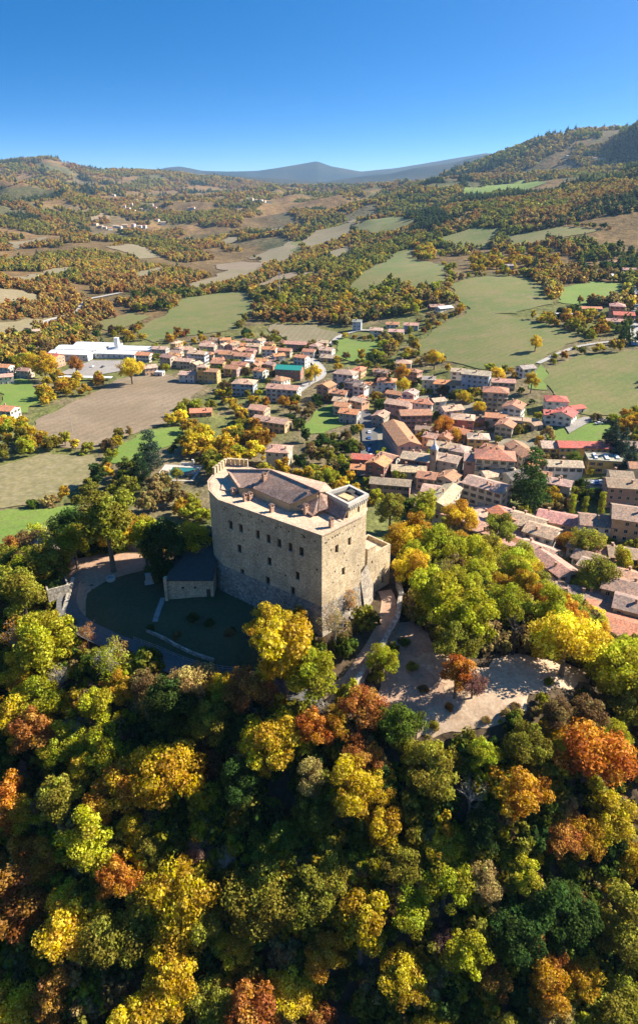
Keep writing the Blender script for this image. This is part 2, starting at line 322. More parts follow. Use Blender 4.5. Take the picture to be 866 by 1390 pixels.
# ------------------------------------------------------------------ the ground sheet
def build_ground():
    nt_, nr = ZG.shape
    co = np.stack([xg, yg, ZG], -1).reshape(-1, 3)
    idx = np.arange(nt_*nr).reshape(nt_, nr)
    q = np.stack([idx[:-1, :-1], idx[1:, :-1], idx[1:, 1:], idx[:-1, 1:]], -1).reshape(-1, 4)[:, ::-1]
    me = bpy.data.meshes.new('ground'); me.vertices.add(len(co)); me.vertices.foreach_set('co', co.ravel())
    me.loops.add(q.size); me.loops.foreach_set('vertex_index', q.ravel().astype(np.int32))
    me.polygons.add(len(q)); me.polygons.foreach_set('loop_start', np.arange(0, q.size, 4, dtype=np.int32))
    me.update(calc_edges=True)
    x, y, z, r = co[:, 0], co[:, 1], co[:, 2], rg.reshape(-1)
    th = tg.reshape(-1)
    floor = np.array([.085, .062, .038]); grass = np.array([.14, .15, .048]); dry = np.array([.24, .195, .11])
    n1 = fbm(x/45, y/45, 40, 4)[:, None]; n2 = fbm(x/260, y/260, 50, 4)[:, None]; n3 = fbm(x/900, y/900, 60, 3)[:, None]
    conif2 = 1; val = grass*(1-sstep(.45, .65, n1))+dry*.8*sstep(.45, .65, n1)
    hill = (((r < 215) & (z > -33.5)) | ((r < 150) & (y < 112))).astype(float)[:, None]
    leaf = np.array([.165, .105, .045]); leaf2 = np.array([.18, .115, .05]); leaf3 = np.array([.075, .085, .035]); conif = np.array([.025, .045, .028])
    w = leaf+(leaf2-leaf)*sstep(.45, .62, n3); w = w+(leaf3-w)*sstep(.5, .62, n2)*.8
    fm = fbm(x/55, y/55, 77, 5)[:, None]
    w = w*(.75+1.0*fm)
    w = w+(dry*.62-w)*sstep(.58, .70, fbm(x/330+3, y/330, 90, 4))[:, None]*.8
    # the spruce hill on the eastern skyline, its shade put into the cover colour
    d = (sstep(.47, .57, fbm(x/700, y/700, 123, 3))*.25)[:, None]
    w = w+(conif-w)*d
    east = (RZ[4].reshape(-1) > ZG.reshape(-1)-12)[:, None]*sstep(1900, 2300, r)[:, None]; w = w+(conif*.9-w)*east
    blue = np.array([.022, .034, .030])+np.array([.030, .018, .006])*sstep(.42, .62, fbm(x/650, y/650, 140, 4))[:, None]; w = w+(blue-w)*sstep(5200, 7200, r)[:, None]  # far ridges: the blue of distance put into a dark cover colour
    fr = sstep(620, 800, r)[:, None]
    c = val*(1-hill)+floor*(.7+.6*n1)*hill; c = c*(1-fr)+w*fr
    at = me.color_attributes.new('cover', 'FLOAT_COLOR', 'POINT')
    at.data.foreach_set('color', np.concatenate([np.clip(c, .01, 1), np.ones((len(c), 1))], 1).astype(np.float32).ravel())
    m, nt, N, L, B = newmat('ground'); a = N.new('ShaderNodeAttribute'); a.attribute_name = 'cover'; tc = N.new('ShaderNodeTexCoord')
    f1 = nz(N, L, tc.outputs['Object'], 1.1, 5, .7); f2 = nz(N, L, tc.outputs['Object'], .07, 6, .75); f3 = nz(N, L, tc.outputs['Object'], .018, 5, .7)
    col = mixc(N, L, 1.0, a.outputs['Color'], ramp(N, L, f1.outputs[0], [(.3, G3(.6)), (.7, G3(1.25))]).outputs[0], 'MULTIPLY')
    col = mixc(N, L, 1.0, col, ramp(N, L, f2.outputs[0], [(.3, (.42, .45, .45)), (.7, (1.4, 1.34, 1.3))]).outputs[0], 'MULTIPLY')
    L.new(col, B.inputs['Base Color']); B.inputs['Roughness'].default_value = .97; B.inputs['Specular IOR Level'].default_value = .1
    b1 = N.new('ShaderNodeBump'); b1.inputs['Strength'].default_value = .9; b1.inputs['Distance'].default_value = 9.0; L.new(f3.outputs[0], b1.inputs['Height'])
    b2 = N.new('ShaderNodeBump'); b2.inputs['Strength'].default_value = .7; b2.inputs['Distance'].default_value = .12; L.new(f1.outputs[0], b2.inputs['Height']); L.new(b1.outputs[0], b2.inputs['Normal'])
    L.new(b2.outputs[0], B.inputs['Normal'])
    me.materials.append(m); me.polygons.foreach_set('use_smooth', np.ones(len(q), bool))
    o = link('ground', me); setp(o, kind='structure'); return o
build_ground()

# ------------------------------------------------------------------ sheets laid on the ground
FIELD_POLYS = []
def inside(poly, x, y):
    x = np.asarray(x); y = np.asarray(y); r = np.zeros(x.shape, bool); n = len(poly)
    for i in range(n):
        x0, y0 = poly[i][0], poly[i][1]; x1, y1 = poly[(i+1) % n][0], poly[(i+1) % n][1]
        c = ((y0 > y) != (y1 > y)); r ^= c & (x < (x1-x0)*(y-y0)/(y1-y0+1e-12)+x0)
    return r
def wobble(poly, step, amp, seed):
    out = []
    for i in range(len(poly)):
        a = Vector(poly[i][:2]); b = Vector(poly[(i+1) % len(poly)][:2]); n = max(1, int((b-a).length/step)); nn = (b-a).orthogonal()
        nn = nn.normalized() if nn.length else nn
        for k in range(n):
            p = a.lerp(b, k/n); w = (float(fbm(p.x/step/3, p.y/step/3, seed, 2))-.5)*2*amp; out.append(p+nn*w)
    return out
def drape(name, poly, mat, lift=.12, k=.0006, amp=None, keep=True, step=None):
    c = Vector((sum(p[0] for p in poly)/len(poly), sum(p[1] for p in poly)/len(poly))); r = c.length
    st = step or max(1.2, .009*r)
    pl = wobble(poly, st*1.2, amp if amp is not None else st*1.5, len(FIELD_POLYS))
    xs = [p.x for p in pl]; ys = [p.y for p in pl]
    gx, gy = np.meshgrid(np.arange(min(xs), max(xs), st), np.arange(min(ys), max(ys), st*1.15)); gx = gx.ravel(); gy = gy.ravel()
    gx = gx+RNG.uniform(-.2, .2, gx.shape)*st
    ins = inside([(p.x, p.y) for p in pl], gx, gy)
    vs = [Vector((p.x, p.y)) for p in pl]+[Vector((a, b)) for a, b in zip(gx[ins], gy[ins])]
    n = len(pl); res = mgeo.delaunay_2d_cdt(vs, [(i, (i+1) % n) for i in range(n)], [], 1, .02)
    V = np.array([(v.x, v.y) for v in res[0]]); hz = heights(V[:, 0], V[:, 1])+lift+k*np.hypot(V[:, 0], V[:, 1])
    me = bpy.data.meshes.new(name); me.from_pydata(np.column_stack([V, hz]).tolist(), [], [tuple(f) for f in res[2]]); me.materials.append(mat)
    me.polygons.foreach_set('use_smooth', np.ones(len(me.polygons), bool)); me.update()
    if len(me.polygons) and sum(p.normal.z for p in me.polygons) < 0: me.flip_normals()
    o = link(name, me); setp(o, kind='structure')
    if keep: FIELD_POLYS.append([(p[0], p[1]) for p in poly])
    return o
def drape_px(name, pts, mat, **k): return drape(name, [ground(*p)[:2] for p in pts], mat, **k)
def ribbon(name, line, width, mat, lift=.2, k=.0008, keep=True):
    """a road: polyline in ground coordinates with a width in metres"""
    P = [Vector(p[:2]) for p in line]; Q = []
    for i in range(len(P)-1):                           # Catmull-Rom
        p0 = P[max(i-1, 0)]; p1 = P[i]; p2 = P[i+1]; p3 = P[min(i+2, len(P)-1)]
        n = max(2, int((p2-p1).length/max(2, .012*p1.length)))
        for q in range(n):
            t = q/n; Q.append(.5*((2*p1)+(p2-p0)*t+(2*p0-5*p1+4*p2-p3)*t*t+(3*p1-p0-3*p2+p3)*t**3))
    Q.append(P[-1]); vs = []; fs = []; nw = 5
    for i, q in enumerate(Q):
        d = (Q[min(i+1, len(Q)-1)]-Q[max(i-1, 0)]).normalized(); nn = Vector((-d.y, d.x))
        zc = [height(*(q+nn*width*(j/(nw-1)-.5))) for j in range(nw)]
        zm = max(zc)*.5+sum(zc)/nw*.5
        for j in range(nw):
            p = q+nn*width*(j/(nw-1)-.5); vs.append((p.x, p.y, max(zm, zc[j])+lift+k*q.length))
    for i in range(len(Q)-1):
        for j in range(nw-1): fs.append((i*nw+j, i*nw+j+1, (i+1)*nw+j+1, (i+1)*nw+j))
    me = bpy.data.meshes.new(name); me.from_pydata(vs, [], fs); me.materials.append(mat); me.update()
    if sum(p.normal.z for p in me.polygons) < 0: me.flip_normals()
    o = link(name, me); setp(o, kind='structure')
    if keep:
        FIELD_POLYS.append([tuple(vs[i*nw][:2]) for i in range(len(Q))]+[tuple(vs[i*nw+nw-1][:2]) for i in range(len(Q)-1, -1, -1)])
    return o
FIELDS = [('field', S_PLOUGH, [(36,589),(70,602),(105,608),(145,602),(235,571),(262,549),(276,526),(240,512),(205,507),(160,515),(60,566)]),
 ('lawn', S_GREEN, [(150,628),(163,604),(195,585),(252,580),(240,604),(200,618),(185,630)]),
 ('meadow', S_GREEN, [(-20,697),(60,690),(112,684),(116,700),(60,728),(-20,750)]),
 ('meadow', S_SCRUB, [(-20,643),(55,616),(130,622),(128,648),(70,678),(40,689),(-20,690)]),
 ('field', S_DRY, [(-20,438),(60,431),(95,430),(52,447),(25,458),(-20,468)]),
 ('pasture', S_OLIVE, [(250,404),(300,398),(335,396),(348,420),(322,448),(250,456),(215,466),(185,460),(190,448),(230,425)]),
 ('field', S_DRY, [(368,440),(430,442),(462,455),(440,468),(400,470),(372,455)]),
 ('pasture', S_GREEN, [(460,460),(522,464),(516,480),(480,492),(452,482)]),
 ('pasture', S_OLIVE, [(558,466),(600,440),(640,420),(690,428),(735,440),(790,458),(745,482),(728,502),(650,502),(600,492),(572,482)]),
 ('field', S_OLIVE, [(608,388),(650,376),(712,376),(740,392),(742,412),(700,428),(648,422),(615,408)]),
 ('lawn', S_GREEN, [(758,390),(800,382),(850,386),(846,406),(790,414),(757,410)]),
 ('pasture', S_OLIVE, [(470,396),(492,370),(540,342),(566,336),(562,352),(602,360),(610,384),(560,396),(530,384),(500,402)]),
 ('pasture', S_OLIVE, [(588,326),(640,310),(684,310),(660,338),(612,336)]),
 ('pasture', S_OLIVE, [(684,322),(760,308),(830,313),(772,323),(702,340)]),
 ('field', S_OLIVE, [(740,502),(790,482),(880,474),(880,562),(800,568),(750,545)]),
 ('lawn', S_GREEN, [(785,570),(832,574),(842,592),(795,606),(752,604),(745,590)]),
 ('field', S_DRY, [(345,350),(395,326),(406,346),(380,362)]), ('field', S_OLIVE, [(398,330),(404,328),(412,344),(405,348)]),
 ('field', S_DRY, [(240,392),(312,366),(366,364),(330,381),(272,396)]),
 ('field', S_OLIVE, [(478,310),(528,295),(572,300),(545,314),(502,322)]),
 ('pasture', S_GREEN, [(620,264),(660,252),(712,244),(738,248),(700,262)]), ('pasture', S_GREEN, [(790,243),(838,234),(846,239),(805,248)]),
 ('field', S_DRY, [(150,336),(180,332),(222,350),(190,352)]), ('field', S_DRY, [(-10,393),(30,396),(57,402),(50,412),(-10,414)]),
 ('field', S_DRY, [(180,372),(222,362),(226,370),(190,382)]), ('field', S_DRY, [(405,332),(470,300),(500,296),(470,322),(420,342)]),
 ('field', S_DRY, [(440,345),(470,333),(485,342),(455,356)]), ('field', S_DRY, [(10,330),(60,322),(70,330),(20,340)]),
 ('field', S_OLIVE, [(125,440),(180,424),(205,430),(160,452)]), ('meadow', S_GREEN, [(0,520),(35,512),(60,535),(40,560),(10,560)]),
 ('lawn', S_GREEN, [(425,560),(455,548),(470,572),(440,590),(405,592)]), ('lawn', S_GREEN, [(735,495),(745,505),(742,530),(715,528),(712,510)])]
rfd = random.Random(17)
for k in range(46):                                   # small fields scattered over the far slopes
    cx = rfd.uniform(-10, 640); cy = rfd.uniform(268, 385) if cx < 420 else rfd.uniform(255, 330); sx = rfd.uniform(12, 30)*(cy-215)/110; sy = sx*rfd.uniform(.16, .28)
    if any(abs(cx-sum(p[0] for p in f[2])/len(f[2])) < 45 and abs(cy-sum(p[1] for p in f[2])/len(f[2])) < 16 for f in FIELDS): continue
    tl = rfd.uniform(-.35, .1); FIELDS.append(('field', rfd.choice((S_DRY, S_OLIVE, S_PLOUGH, S_DRY)), [(cx+sx*math.cos(a)*q, cy+sy*math.sin(a)*q+tl*sx*math.cos(a)*q) for a, q in ((.3, rfd.uniform(.8, 1.2)), (1.2, rfd.uniform(.8, 1.2)), (2.4, rfd.uniform(.8, 1.2)), (3.5, rfd.uniform(.8, 1.2)), (4.6, rfd.uniform(.8, 1.2)), (5.6, rfd.uniform(.8, 1.2)))]))
for i, (nm, mt, pts) in enumerate(FIELDS): drape_px(nm, pts, mt, lift=.12+.015*(i % 5))

# roads, paving, yard
ribbon('road', [ground(*p) for p in ((58,447),(64,437),(85,431),(104,426),(112,415),(117,410),(124,406),(135,404),(165,398))], 7, S_ROAD)
ribbon('road', [ground(*p) for p in ((408,487),(440,475),(462,457),(490,449),(520,452))], 5.5, S_ROAD)
ribbon('road', [ground(*p) for p in ((400,535),(418,522),(432,515),(437,506),(430,495),(418,486))], 7, S_ROAD)
ribbon('street', [ground(*p) for p in ((462,530),(485,550),(497,572),(502,596),(500,622),(498,648))], 8.5, S_ASPH)
ribbon('street', [ground(*p) for p in ((632,570),(633,600),(630,630),(622,662),(612,684))], 6, S_ASPH)
ribbon('street', [ground(*p) for p in ((622,662),(645,690),(680,712),(722,735),(760,800),(790,840))], 4, S_PAVE)
ribbon('road', [ground(*p) for p in ((730,494),(760,480),(790,470),(845,462),(880,455))], 4, S_ROAD)
ribbon('road', [ground(*p) for p in ((858,370),(862,400),(860,440),(862,470))], 6, S_ROAD)
ribbon('road', [ground(*p) for p in ((808,820),(835,826),(870,836))], 6, S_PAVE)
for vp in ([(505,585),(545,565),(600,590),(640,570),(660,590),(720,600),(735,630),(690,655),(640,668),(600,690),(575,690),(545,660),(505,655),(497,620)], [(640,695),(700,690),(760,690),(800,720),(866,725),(880,800),(800,800),(770,835),(745,830),(725,750),(680,725)], [(520,535),(580,530),(590,560),(560,575),(525,560)], [(600,545),(700,545),(715,580),(640,585),(600,570)]): drape_px('village_yards', vp, S_YARD, lift=.08, keep=False)
drape_px('village_square', [(585,690),(605,668),(640,690),(672,715),(640,722)], S_PAVE, amp=.3)
drape_px('car_park', [(78,508),(125,490),(175,490),(172,503),(120,512)], S_PAVE, amp=.3)
drape_px('car_park', [(792,652),(842,650),(846,668),(800,670)], S_ASPH, amp=.3)
drape_px('driveway', [(812,568),(790,580),(772,590),(765,580),(790,568)], S_PAVE, amp=.3, lift=.6)
# castle hill
YARD = [atz(*p, -1.4) for p in ((90,800),(82,772),(100,752),(150,750),(200,752),(212,768),(150,786),(118,800),(112,830),(96,826))]
drape('yard', [p[:2] for p in YARD], S_EARTH, lift=.10, k=0, amp=.5)
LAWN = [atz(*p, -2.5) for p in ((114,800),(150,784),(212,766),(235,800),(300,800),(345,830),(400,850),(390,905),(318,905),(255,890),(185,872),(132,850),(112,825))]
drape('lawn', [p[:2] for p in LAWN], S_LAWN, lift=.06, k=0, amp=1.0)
RD = [(-60.5,138),(-59,130.5),(-54,124.5),(-46,119.5),(-32,113.2),(-20,108.5),(-9,105.5),(0,104)]
ribbon('road', RD, 4.6, S_ASPH, lift=.14, k=0)
CLEAR = [ground(*p) for p in ((575,882),(600,893),(640,906),(690,888),(745,892),(808,916),(790,935),(720,945),(712,962),(660,985),(600,993),(560,998),(600,955),(608,925),(565,905))]
drape('gravel_clearing', [p[:2] for p in CLEAR], S_GRAVEL, lift=.12, k=0, amp=2.2)
BANK = [ground(*p) for p in ((527,846),(560,842),(600,880),(640,905),(612,930),(604,985),(560,1000),(505,990),(462,986),(478,958),(518,932),(537,890))]
drape('earth_bank', [p[:2] for p in BANK], S_EARTH, lift=.07, k=0, amp=2.0)

# ------------------------------------------------------------------ the castle
def facade(mb, p0, p1, z0, z1, ops, depth=.5, mi=0):
    """wall from p0 to p1 (outside on the right-hand side going p0->p1) with recessed openings (s, zc, w, h)"""
    p0 = Vector(p0[:2]); p1 = Vector(p1[:2]); d = p1-p0; L_ = d.length; d.normalize(); n = Vector((d.y, -d.x))
    xs = sorted({0, L_}|{o[0]-o[2]/2 for o in ops}|{o[0]+o[2]/2 for o in ops}); zs = sorted({z0, z1}|{o[1]-o[3]/2 for o in ops}|{o[1]+o[3]/2 for o in ops})
    P = lambda s, z, k=0: (p0.x+d.x*s-n.x*k, p0.y+d.y*s-n.y*k, z)
    for a, b in zip(xs, xs[1:]):
        for c, e in zip(zs, zs[1:]):
            mx, mz = (a+b)/2, (c+e)/2
            if any(abs(mx-o[0]) < o[2]/2 and abs(mz-o[1]) < o[3]/2 for o in ops): continue
            mb.add([P(a, c), P(b, c), P(b, e), P(a, e)], [(0, 1, 2, 3)], mi)
    for s, zc, w, h in ops:
        q = [(s-w/2, zc-h/2), (s+w/2, zc-h/2), (s+w/2, zc+h/2), (s-w/2, zc+h/2)]
        for k in range(4):
            a, b = q[k], q[(k+1) % 4]; mb.add([P(*a), P(*b), P(*b, depth), P(*a, depth)], [(3, 2, 1, 0)], mi)
    return d, n
def on_plane(px, py, p0, p1):                          # pixel ray against the vertical plane through p0, p1 -> (s, z)
    p0 = Vector(p0[:2]); p1 = Vector(p1[:2]); d = (p1-p0).normalized(); n = Vector((d.y, -d.x)); r = ray(px, py)
    t = (p0.x*n.x+p0.y*n.y)/(r[0]*n.x+r[1]*n.y); q = Vector((r[0]*t, r[1]*t)); return (q-p0).dot(d), H+r[2]*t
C0 = (.6, 117.1); CR_ = (9.2, 125.9); CRb = (8.3, 127.1); TR = (10.3, 129.3); TB = (6.7, 134.0); TL = (1.7, 130.2); TF = (6.1, 124.6)
CB = (3, 139); M2 = (-20.4, 154.5); M1 = (-23.1, 154.2); P3 = (-25.6, 147.6); P2 = (-26.2, 144); PM = (-25.2, 139.0); P1 = (-22.3, 133.8)
ZT = 22.0
CO = Vector((-6, 132, -1.3))
castle = empty('castle', CO, label='square stone castle with tiled roofs and a corner tower on the wooded hilltop', cat='castle')
def cpart(name, mb, mat, parent=None, fix=True, color=None):
    par = parent or castle
    off = CO if par is castle else None
    o = mb.build(name, mat, par, fix=fix, color=color)
    return o
def shift(mb, o=CO):
    mb.v = [(v[0]-o[0], v[1]-o[1], v[2]-o[2]) for v in mb.v]; return mb
zz8 = lambda x, y: (220+x/2.547, 600+y/2.547)
LW = [(238,287),(273,299),(331,320),(368,335),(405,350),(443,364),(482,379),(268,369),(371,413),(468,463),(278,453),(366,480),(452,515)]
RW = [(604,370),(648,344),(627,447)]
lops = [(*on_plane(*zz8(*p), P1, C0), 1.15, 2.05) for p in LW]; rops = [(*on_plane(*zz8(*p), C0, CR_), 1.0, 1.9) for p in RW]
ZS = 5.0
wall = MB()
dL, nL = facade(wall, P1, C0, ZS, ZT, [o for o in lops], .55); dR, nR = facade(wall, C0, CR_, ZS, ZT, rops, .55)
ring = [CR_, CRb, TR, (5.6, 136.6), CB, M2, M1, P3, P2, PM, P1]
for a, b in zip(ring, ring[1:]): wall.add([(*a, ZS), (*b, ZS), (*b, ZT), (*a, ZT)], [(0, 1, 2, 3)])
cpart('wall', shift(wall), M_STONE, fix=False)
def make_window(name, p0, d, n, s, zc, w, h, depth, parent, org, arch=False):
    c = Vector((p0[0], p0[1]))+d*s-n*(depth-.04)
    f = MB(); a = Vector((d.x, d.y, 0)); nn = Vector((n.x, n.y, 0)); base = Vector((c.x, c.y, zc))
    f.add([base-a*w/2-Vector((0,0,h/2)), base+a*w/2-Vector((0,0,h/2)), base+a*w/2+Vector((0,0,h/2)), base-a*w/2+Vector((0,0,h/2))], [(0, 1, 2, 3)])
    win = shift(f, org).build(name, M_PANE, parent, fix=False)
    g = MB()
    def bar(s0, s1, z0, z1, t=.05):
        q = [base+a*s_+Vector((0,0,z_))+nn*k for k in (.01, t) for s_, z_ in ((s0,z0),(s1,z0),(s1,z1),(s0,z1))]
        g.add(q, [(0,3,2,1),(4,5,6,7),(0,1,5,4),(1,2,6,5),(2,3,7,6),(3,0,4,7)])
    bar(-w/2, -w/2+.07, -h/2, h/2); bar(w/2-.07, w/2, -h/2, h/2); bar(-.03, .03, -h/2, h/2); bar(-w/2, w/2, -.03+h*.15, .03+h*.15, .045); bar(-w/2, w/2, h/2-.07, h/2, .055); bar(-w/2, w/2, -h/2, -h/2+.07, .055)
    shift(g, org).build('frame', M_WOOD, win)
    return win
for o in lops: make_window('window', P1, dL, nL, *o, .55, castle, CO)
for o in rops: make_window('window', C0, dR, nR, *o, .55, castle, CO)
# battered base
def offs(poly, amt):
    out = []; n = len(poly); ar = sum(poly[i][0]*poly[(i+1) % n][1]-poly[(i+1) % n][0]*poly[i][1] for i in range(n)); sg = 1 if ar > 0 else -1
    for i in range(n):
        a = Vector(poly[i-1]); b = Vector(poly[i]); c = Vector(poly[(i+1) % n]); n1 = Vector(((b-a).y, -(b-a).x)).normalized()*sg; n2 = Vector(((c-b).y, -(c-b).x)).normalized()*sg
        m = (n1+n2); m = m/max(m.length_squared/2, .35); out.append(b+m*(amt if not hasattr(amt, '__len__') else amt[i]))
    return out
full = [C0, CR_, TR, (5.6, 136.6), CB, M2, M1, P3, P2, PM, P1]
sc = MB(); top = offs(full, .12); mid = offs(full, 1.0); bot = offs(full, [2.6, 3.4, 3.0, 1, 1, 1, 1.5, 1.8, 1.8, 1.8, 2.0]); n = len(full)
sc.add([(*p, ZS) for p in top]+[(*p, ZS-4.2) for p in mid]+[(*p, -5.5) for p in bot], [(i, (i+1) % n, (i+1) % n+n, i+n) for i in range(n)]+[(i+n, (i+1) % n+n, (i+1) % n+2*n, i+2*n) for i in range(n)]+[tuple(range(n))])
bm_ = shift(sc).mesh('scarp', M_SCARP); o = link('scarp', bm_, castle)
# string course on top of the batter, corbel blocks under the eaves, dark plates for the shade in putlog holes
g = MB(); rr = offs(full, .16); rr0 = offs(full, -.05); k = n
g.add([(*p, ZT-.28) for p in rr0]+[(*p, ZT-.28) for p in offs(full, .2)]+[(*p, ZT+.08) for p in offs(full, .22)]+[(*p, ZT+.1) for p in offs(full, -.2)], [(i, (i+1) % n, (i+1) % n+n, i+n) for i in range(n)]+[(i+n, (i+1) % n+n, (i+1) % n+2*n, i+2*n) for i in range(n)]+[(i+2*n, (i+1) % n+2*n, (i+1) % n+3*n, i+3*n) for i in range(n)])
cpart('eaves_tiles', shift(g), M_PINKTILE)
rr_ = random.Random(3)
for p0, d, nrm, ln, nn_ in ((P1, dL, nL, 28.2, 34), (C0, dR, nR, 12.2, 22)):
    for i in range(nn_):
        s = rr_.uniform(.6, ln-.6); z = ZT-1.4-abs(rr_.gauss(0, .5)) if i % 3 else rr_.uniform(7, 20); w = rr_.uniform(.1, .19)
        if any(abs(s-o[0]) < o[2] and abs(z-o[1]) < o[3]*.8 for o in (lops if p0 is P1 else rops)): continue
        q = MB(); c = Vector(p0)+d*s; q.obox((c.x, c.y, 0), Vector((d.x, d.y, 0)), Vector((nrm.x, nrm.y, 0)), w, .012, z-w*1.1, z+w*1.1)
        cpart('putlog_hole', shift(q), M_PANE)
# the tiled wall-walk, raised block and its roofs
fl = MB(); fl.prism(offs(full, -.30), ZT-.5, ZT+.05); cpart('wall_walk', shift(fl), M_PINKTILE)
A_ = atz(308, 637.5, 24); B_ = atz(324, 661.5, 24); C_ = atz(344, 663, 24); E_ = atz(393, 684, 24); R1 = atz(367, 638, 27); R2_ = atz(434, 667, 27)
bk = lambda p, dx, dy, z: Vector((p.x+dx, p.y+dy, z))
BK1 = Vector((-12, 147.0, 24)); BK2 = Vector((1.5, 138.6, 24)); E2_ = Vector((3.2, 134.2, 24))
ob = MB(); poly = [A_, B_, C_, E_, E2_, BK2, BK1]; cc = Vector((sum(p.x for p in poly)/7, sum(p.y for p in poly)/7))
ob.prism([tuple(Vector((p.x, p.y)).lerp(cc, .025)) for p in poly], ZT, 23.85); ob.prism([tuple(Vector((p.x, p.y)).lerp(cc, .05)) for p in (E_, R2_, E2_)], ZT, [23.8, 26.7, 23.8])
cpart('inner_wall', shift(ob), M_OCHRE)
rf = MB(); rf.slab([A_, B_, C_, R1], .22); rf.slab([C_, E_, R2_, R1], .22); rf.slab([R1, R2_, E2_, BK2, BK1], .22); rf.slab([R1, BK1, A_], .22)
roof = cpart('roof', shift(rf), M_TILECASTLE)
def ridge(mb, a, b, r=.16): mb.tube(Vector(a)+Vector((0,0,.02)), Vector(b)+Vector((0,0,.02)), r, r, 6)
rg_ = MB(); ridge(rg_, R1, R2_); ridge(rg_, R1, C_); ridge(rg_, A_, R1); shift(rg_).build('ridge_tiles', M_BRICK, roof)
l4 = MB(); q = [atz(401, 686, 23.3), atz(434, 668.5, 26.2), atz(432, 694, 23.1), atz(424, 700, 22.5)]; l4.slab(q, .2); q2 = [q[1], atz(444, 672, 25.6), atz(445, 690, 23.6), q[2]]; l4.slab(q2, .2)
cpart('low_roof', shift(l4), M_TILECASTLE)
q3 = MB(); q3.slab([Vector((*TL, 24.0))+Vector((-.2, -.1, 0)), Vector((*TF, 24.0))+Vector((-.2, -.3, 0)), Vector((TF[0]-1.1, TF[1]-1.8, 22.5)), Vector((TL[0]-1.6, TL[1]-1.6, 22.5))], .2); cpart('lean_to_roof', shift(q3), M_TILECASTLE)
l3 = MB(); l3.slab([atz(300, 664, 22.3), atz(304, 649, 22.35), atz(310, 644, 22.8), atz(323, 663, 22.8), atz(322, 668, 22.35)], .2); cpart('corner_roof', shift(l3), M_PINKTILE)
def chimney(p, zb, h, w=.42, par=castle, org=CO, nm='chimney', a=None, mat=M_BRICK):
    a = a or Vector((.717, .697, 0)); b = Vector((-a.y, a.x, 0)); m = MB(); c = Vector((p[0], p[1], 0))
    m.obox(c, a, b, w, w*.8, zb-.6, zb+h); m.obox(c, a, b, w*1.25, w*1.05, zb+h, zb+h+.14)
    for sx in (-1, 1): m.obox(c+a*sx*w*.8, a, b, w*.2, w*.8, zb+h+.14, zb+h+.55)
    m.slab([c+a*w*1.3+b*w+Vector((0,0,zb+h+.6)), c-a*0+b*w+Vector((0,0,zb+h+.95)), c-b*w+Vector((0,0,zb+h+.95)), c+a*w*1.3-b*w+Vector((0,0,zb+h+.6))], .08)
    m.slab([c-a*w*1.3+b*w+Vector((0,0,zb+h+.6)), c-a*w*1.3-b*w+Vector((0,0,zb+h+.6)), c-b*w+Vector((0,0,zb+h+.951)), c+b*w+Vector((0,0,zb+h+.951))], .08)
    return shift(m, org).build(nm, mat, par)
for px, py, h in ((317,672,1.0),(333,680.5,1.1),(340,679,1.2),(369,695,1.1),(449.5,716,1.5)):
    chimney(atz(px, py, ZT), ZT, h)
chimney(atz(359, 651, 25.6), 25.3, 1.3); chimney(atz(418, 673, 25.4), 25.0, .9); chimney(atz(415, 697, 22.4), 22.3, 1.6)
# merlons on the back-left wall
for a, b, k in ((P3, M1, 5), (M1, (-17.5, 153.2), 5)):
    for i in range(k):
        c = Vector(a).lerp(Vector(b), (i+.5)/k); d = (Vector(b)-Vector(a)).normalized(); m = MB(); ax = Vector((d.x, d.y, 0)); ay = Vector((-d.y, d.x, 0))
        m.obox((c.x, c.y, 0), ax, ay, .38, .3, ZT+.05, ZT+1.7); m.obox((c.x, c.y, 0), ax, ay, .46, .38, ZT+1.7, ZT+1.85); cpart('merlon', shift(m), M_STONE)
# corner tower
tw = MB(); T = [TF, TR, TB, TL]; ZW = 25.0
tops = [(*on_plane(486.8, 692, TF, TR), .75, 1.5)]
dT, nT = facade(tw, TF, TR, ZT-14, ZW-.6, tops, .4)
for a, b in ((TR, TB), (TB, TL), (TL, TF)): tw.add([(*a, ZT-14 if a == TR else ZT-.5), (*b, ZT-.5), (*b, ZW-.6), (*a, ZW-.6)], [(0, 1, 2, 3)])
tower = cpart('tower', shift(tw), M_STONE, fix=False)
make_window('window', TF, dT, nT, *tops[0], .4, castle, CO)
pt = MB(); To = offs(T, .32); Ti = offs(T, -.35); Tm = offs(T, .05)
pt.add([(*p, ZW-.75) for p in Tm]+[(*p, ZW-.35) for p in To]+[(*p, ZW+.45) for p in To]+[(*p, ZW+.45) for p in Ti]+[(*p, ZW-.3) for p in Ti], [(i+4*k, (i+1) % 4+4*k, (i+1) % 4+4*k+4, i+4*k+4) for k in range(4) for i in range(4)]+[(16, 17, 18, 19)])
shift(pt).build('parapet', M_CONC, castle)
for i in range(4):
    a = Vector(T[i]); b = Vector(T[(i+1) % 4]); d = (b-a).normalized(); nn = Vector((d.y, -d.x)); k = 9
    for j in range(k):
        c = a.lerp(b, (j+.5)/k)+nn*.2; m = MB(); m.obox((c.x, c.y, 0), Vector((d.x, d.y, 0)), Vector((nn.x, nn.y, 0)), .13, .22, ZW-1.05, ZW-.5); cpart('corbel', shift(m), M_CONC)
dk = MB(); dk.prism(Ti, ZW-.5, ZW-.26); cpart('tower_deck', shift(dk), M_SLATE)
hp = [Vector(TF).lerp(Vector(TL), .22), Vector(TF).lerp(Vector(TR), .2)]
ct = Vector(((TF[0]+TB[0])/2, (TF[1]+TB[1])/2, 0)); hb = MB(); hb.obox(ct+Vector((-.6, -.3, 0)), Vector((.717, .697, 0)), Vector((-.697, .717, 0)), 1.0, 1.5, ZW-.3, ZW+.05); cpart('roof_hatch', shift(hb), M_OCHRE)
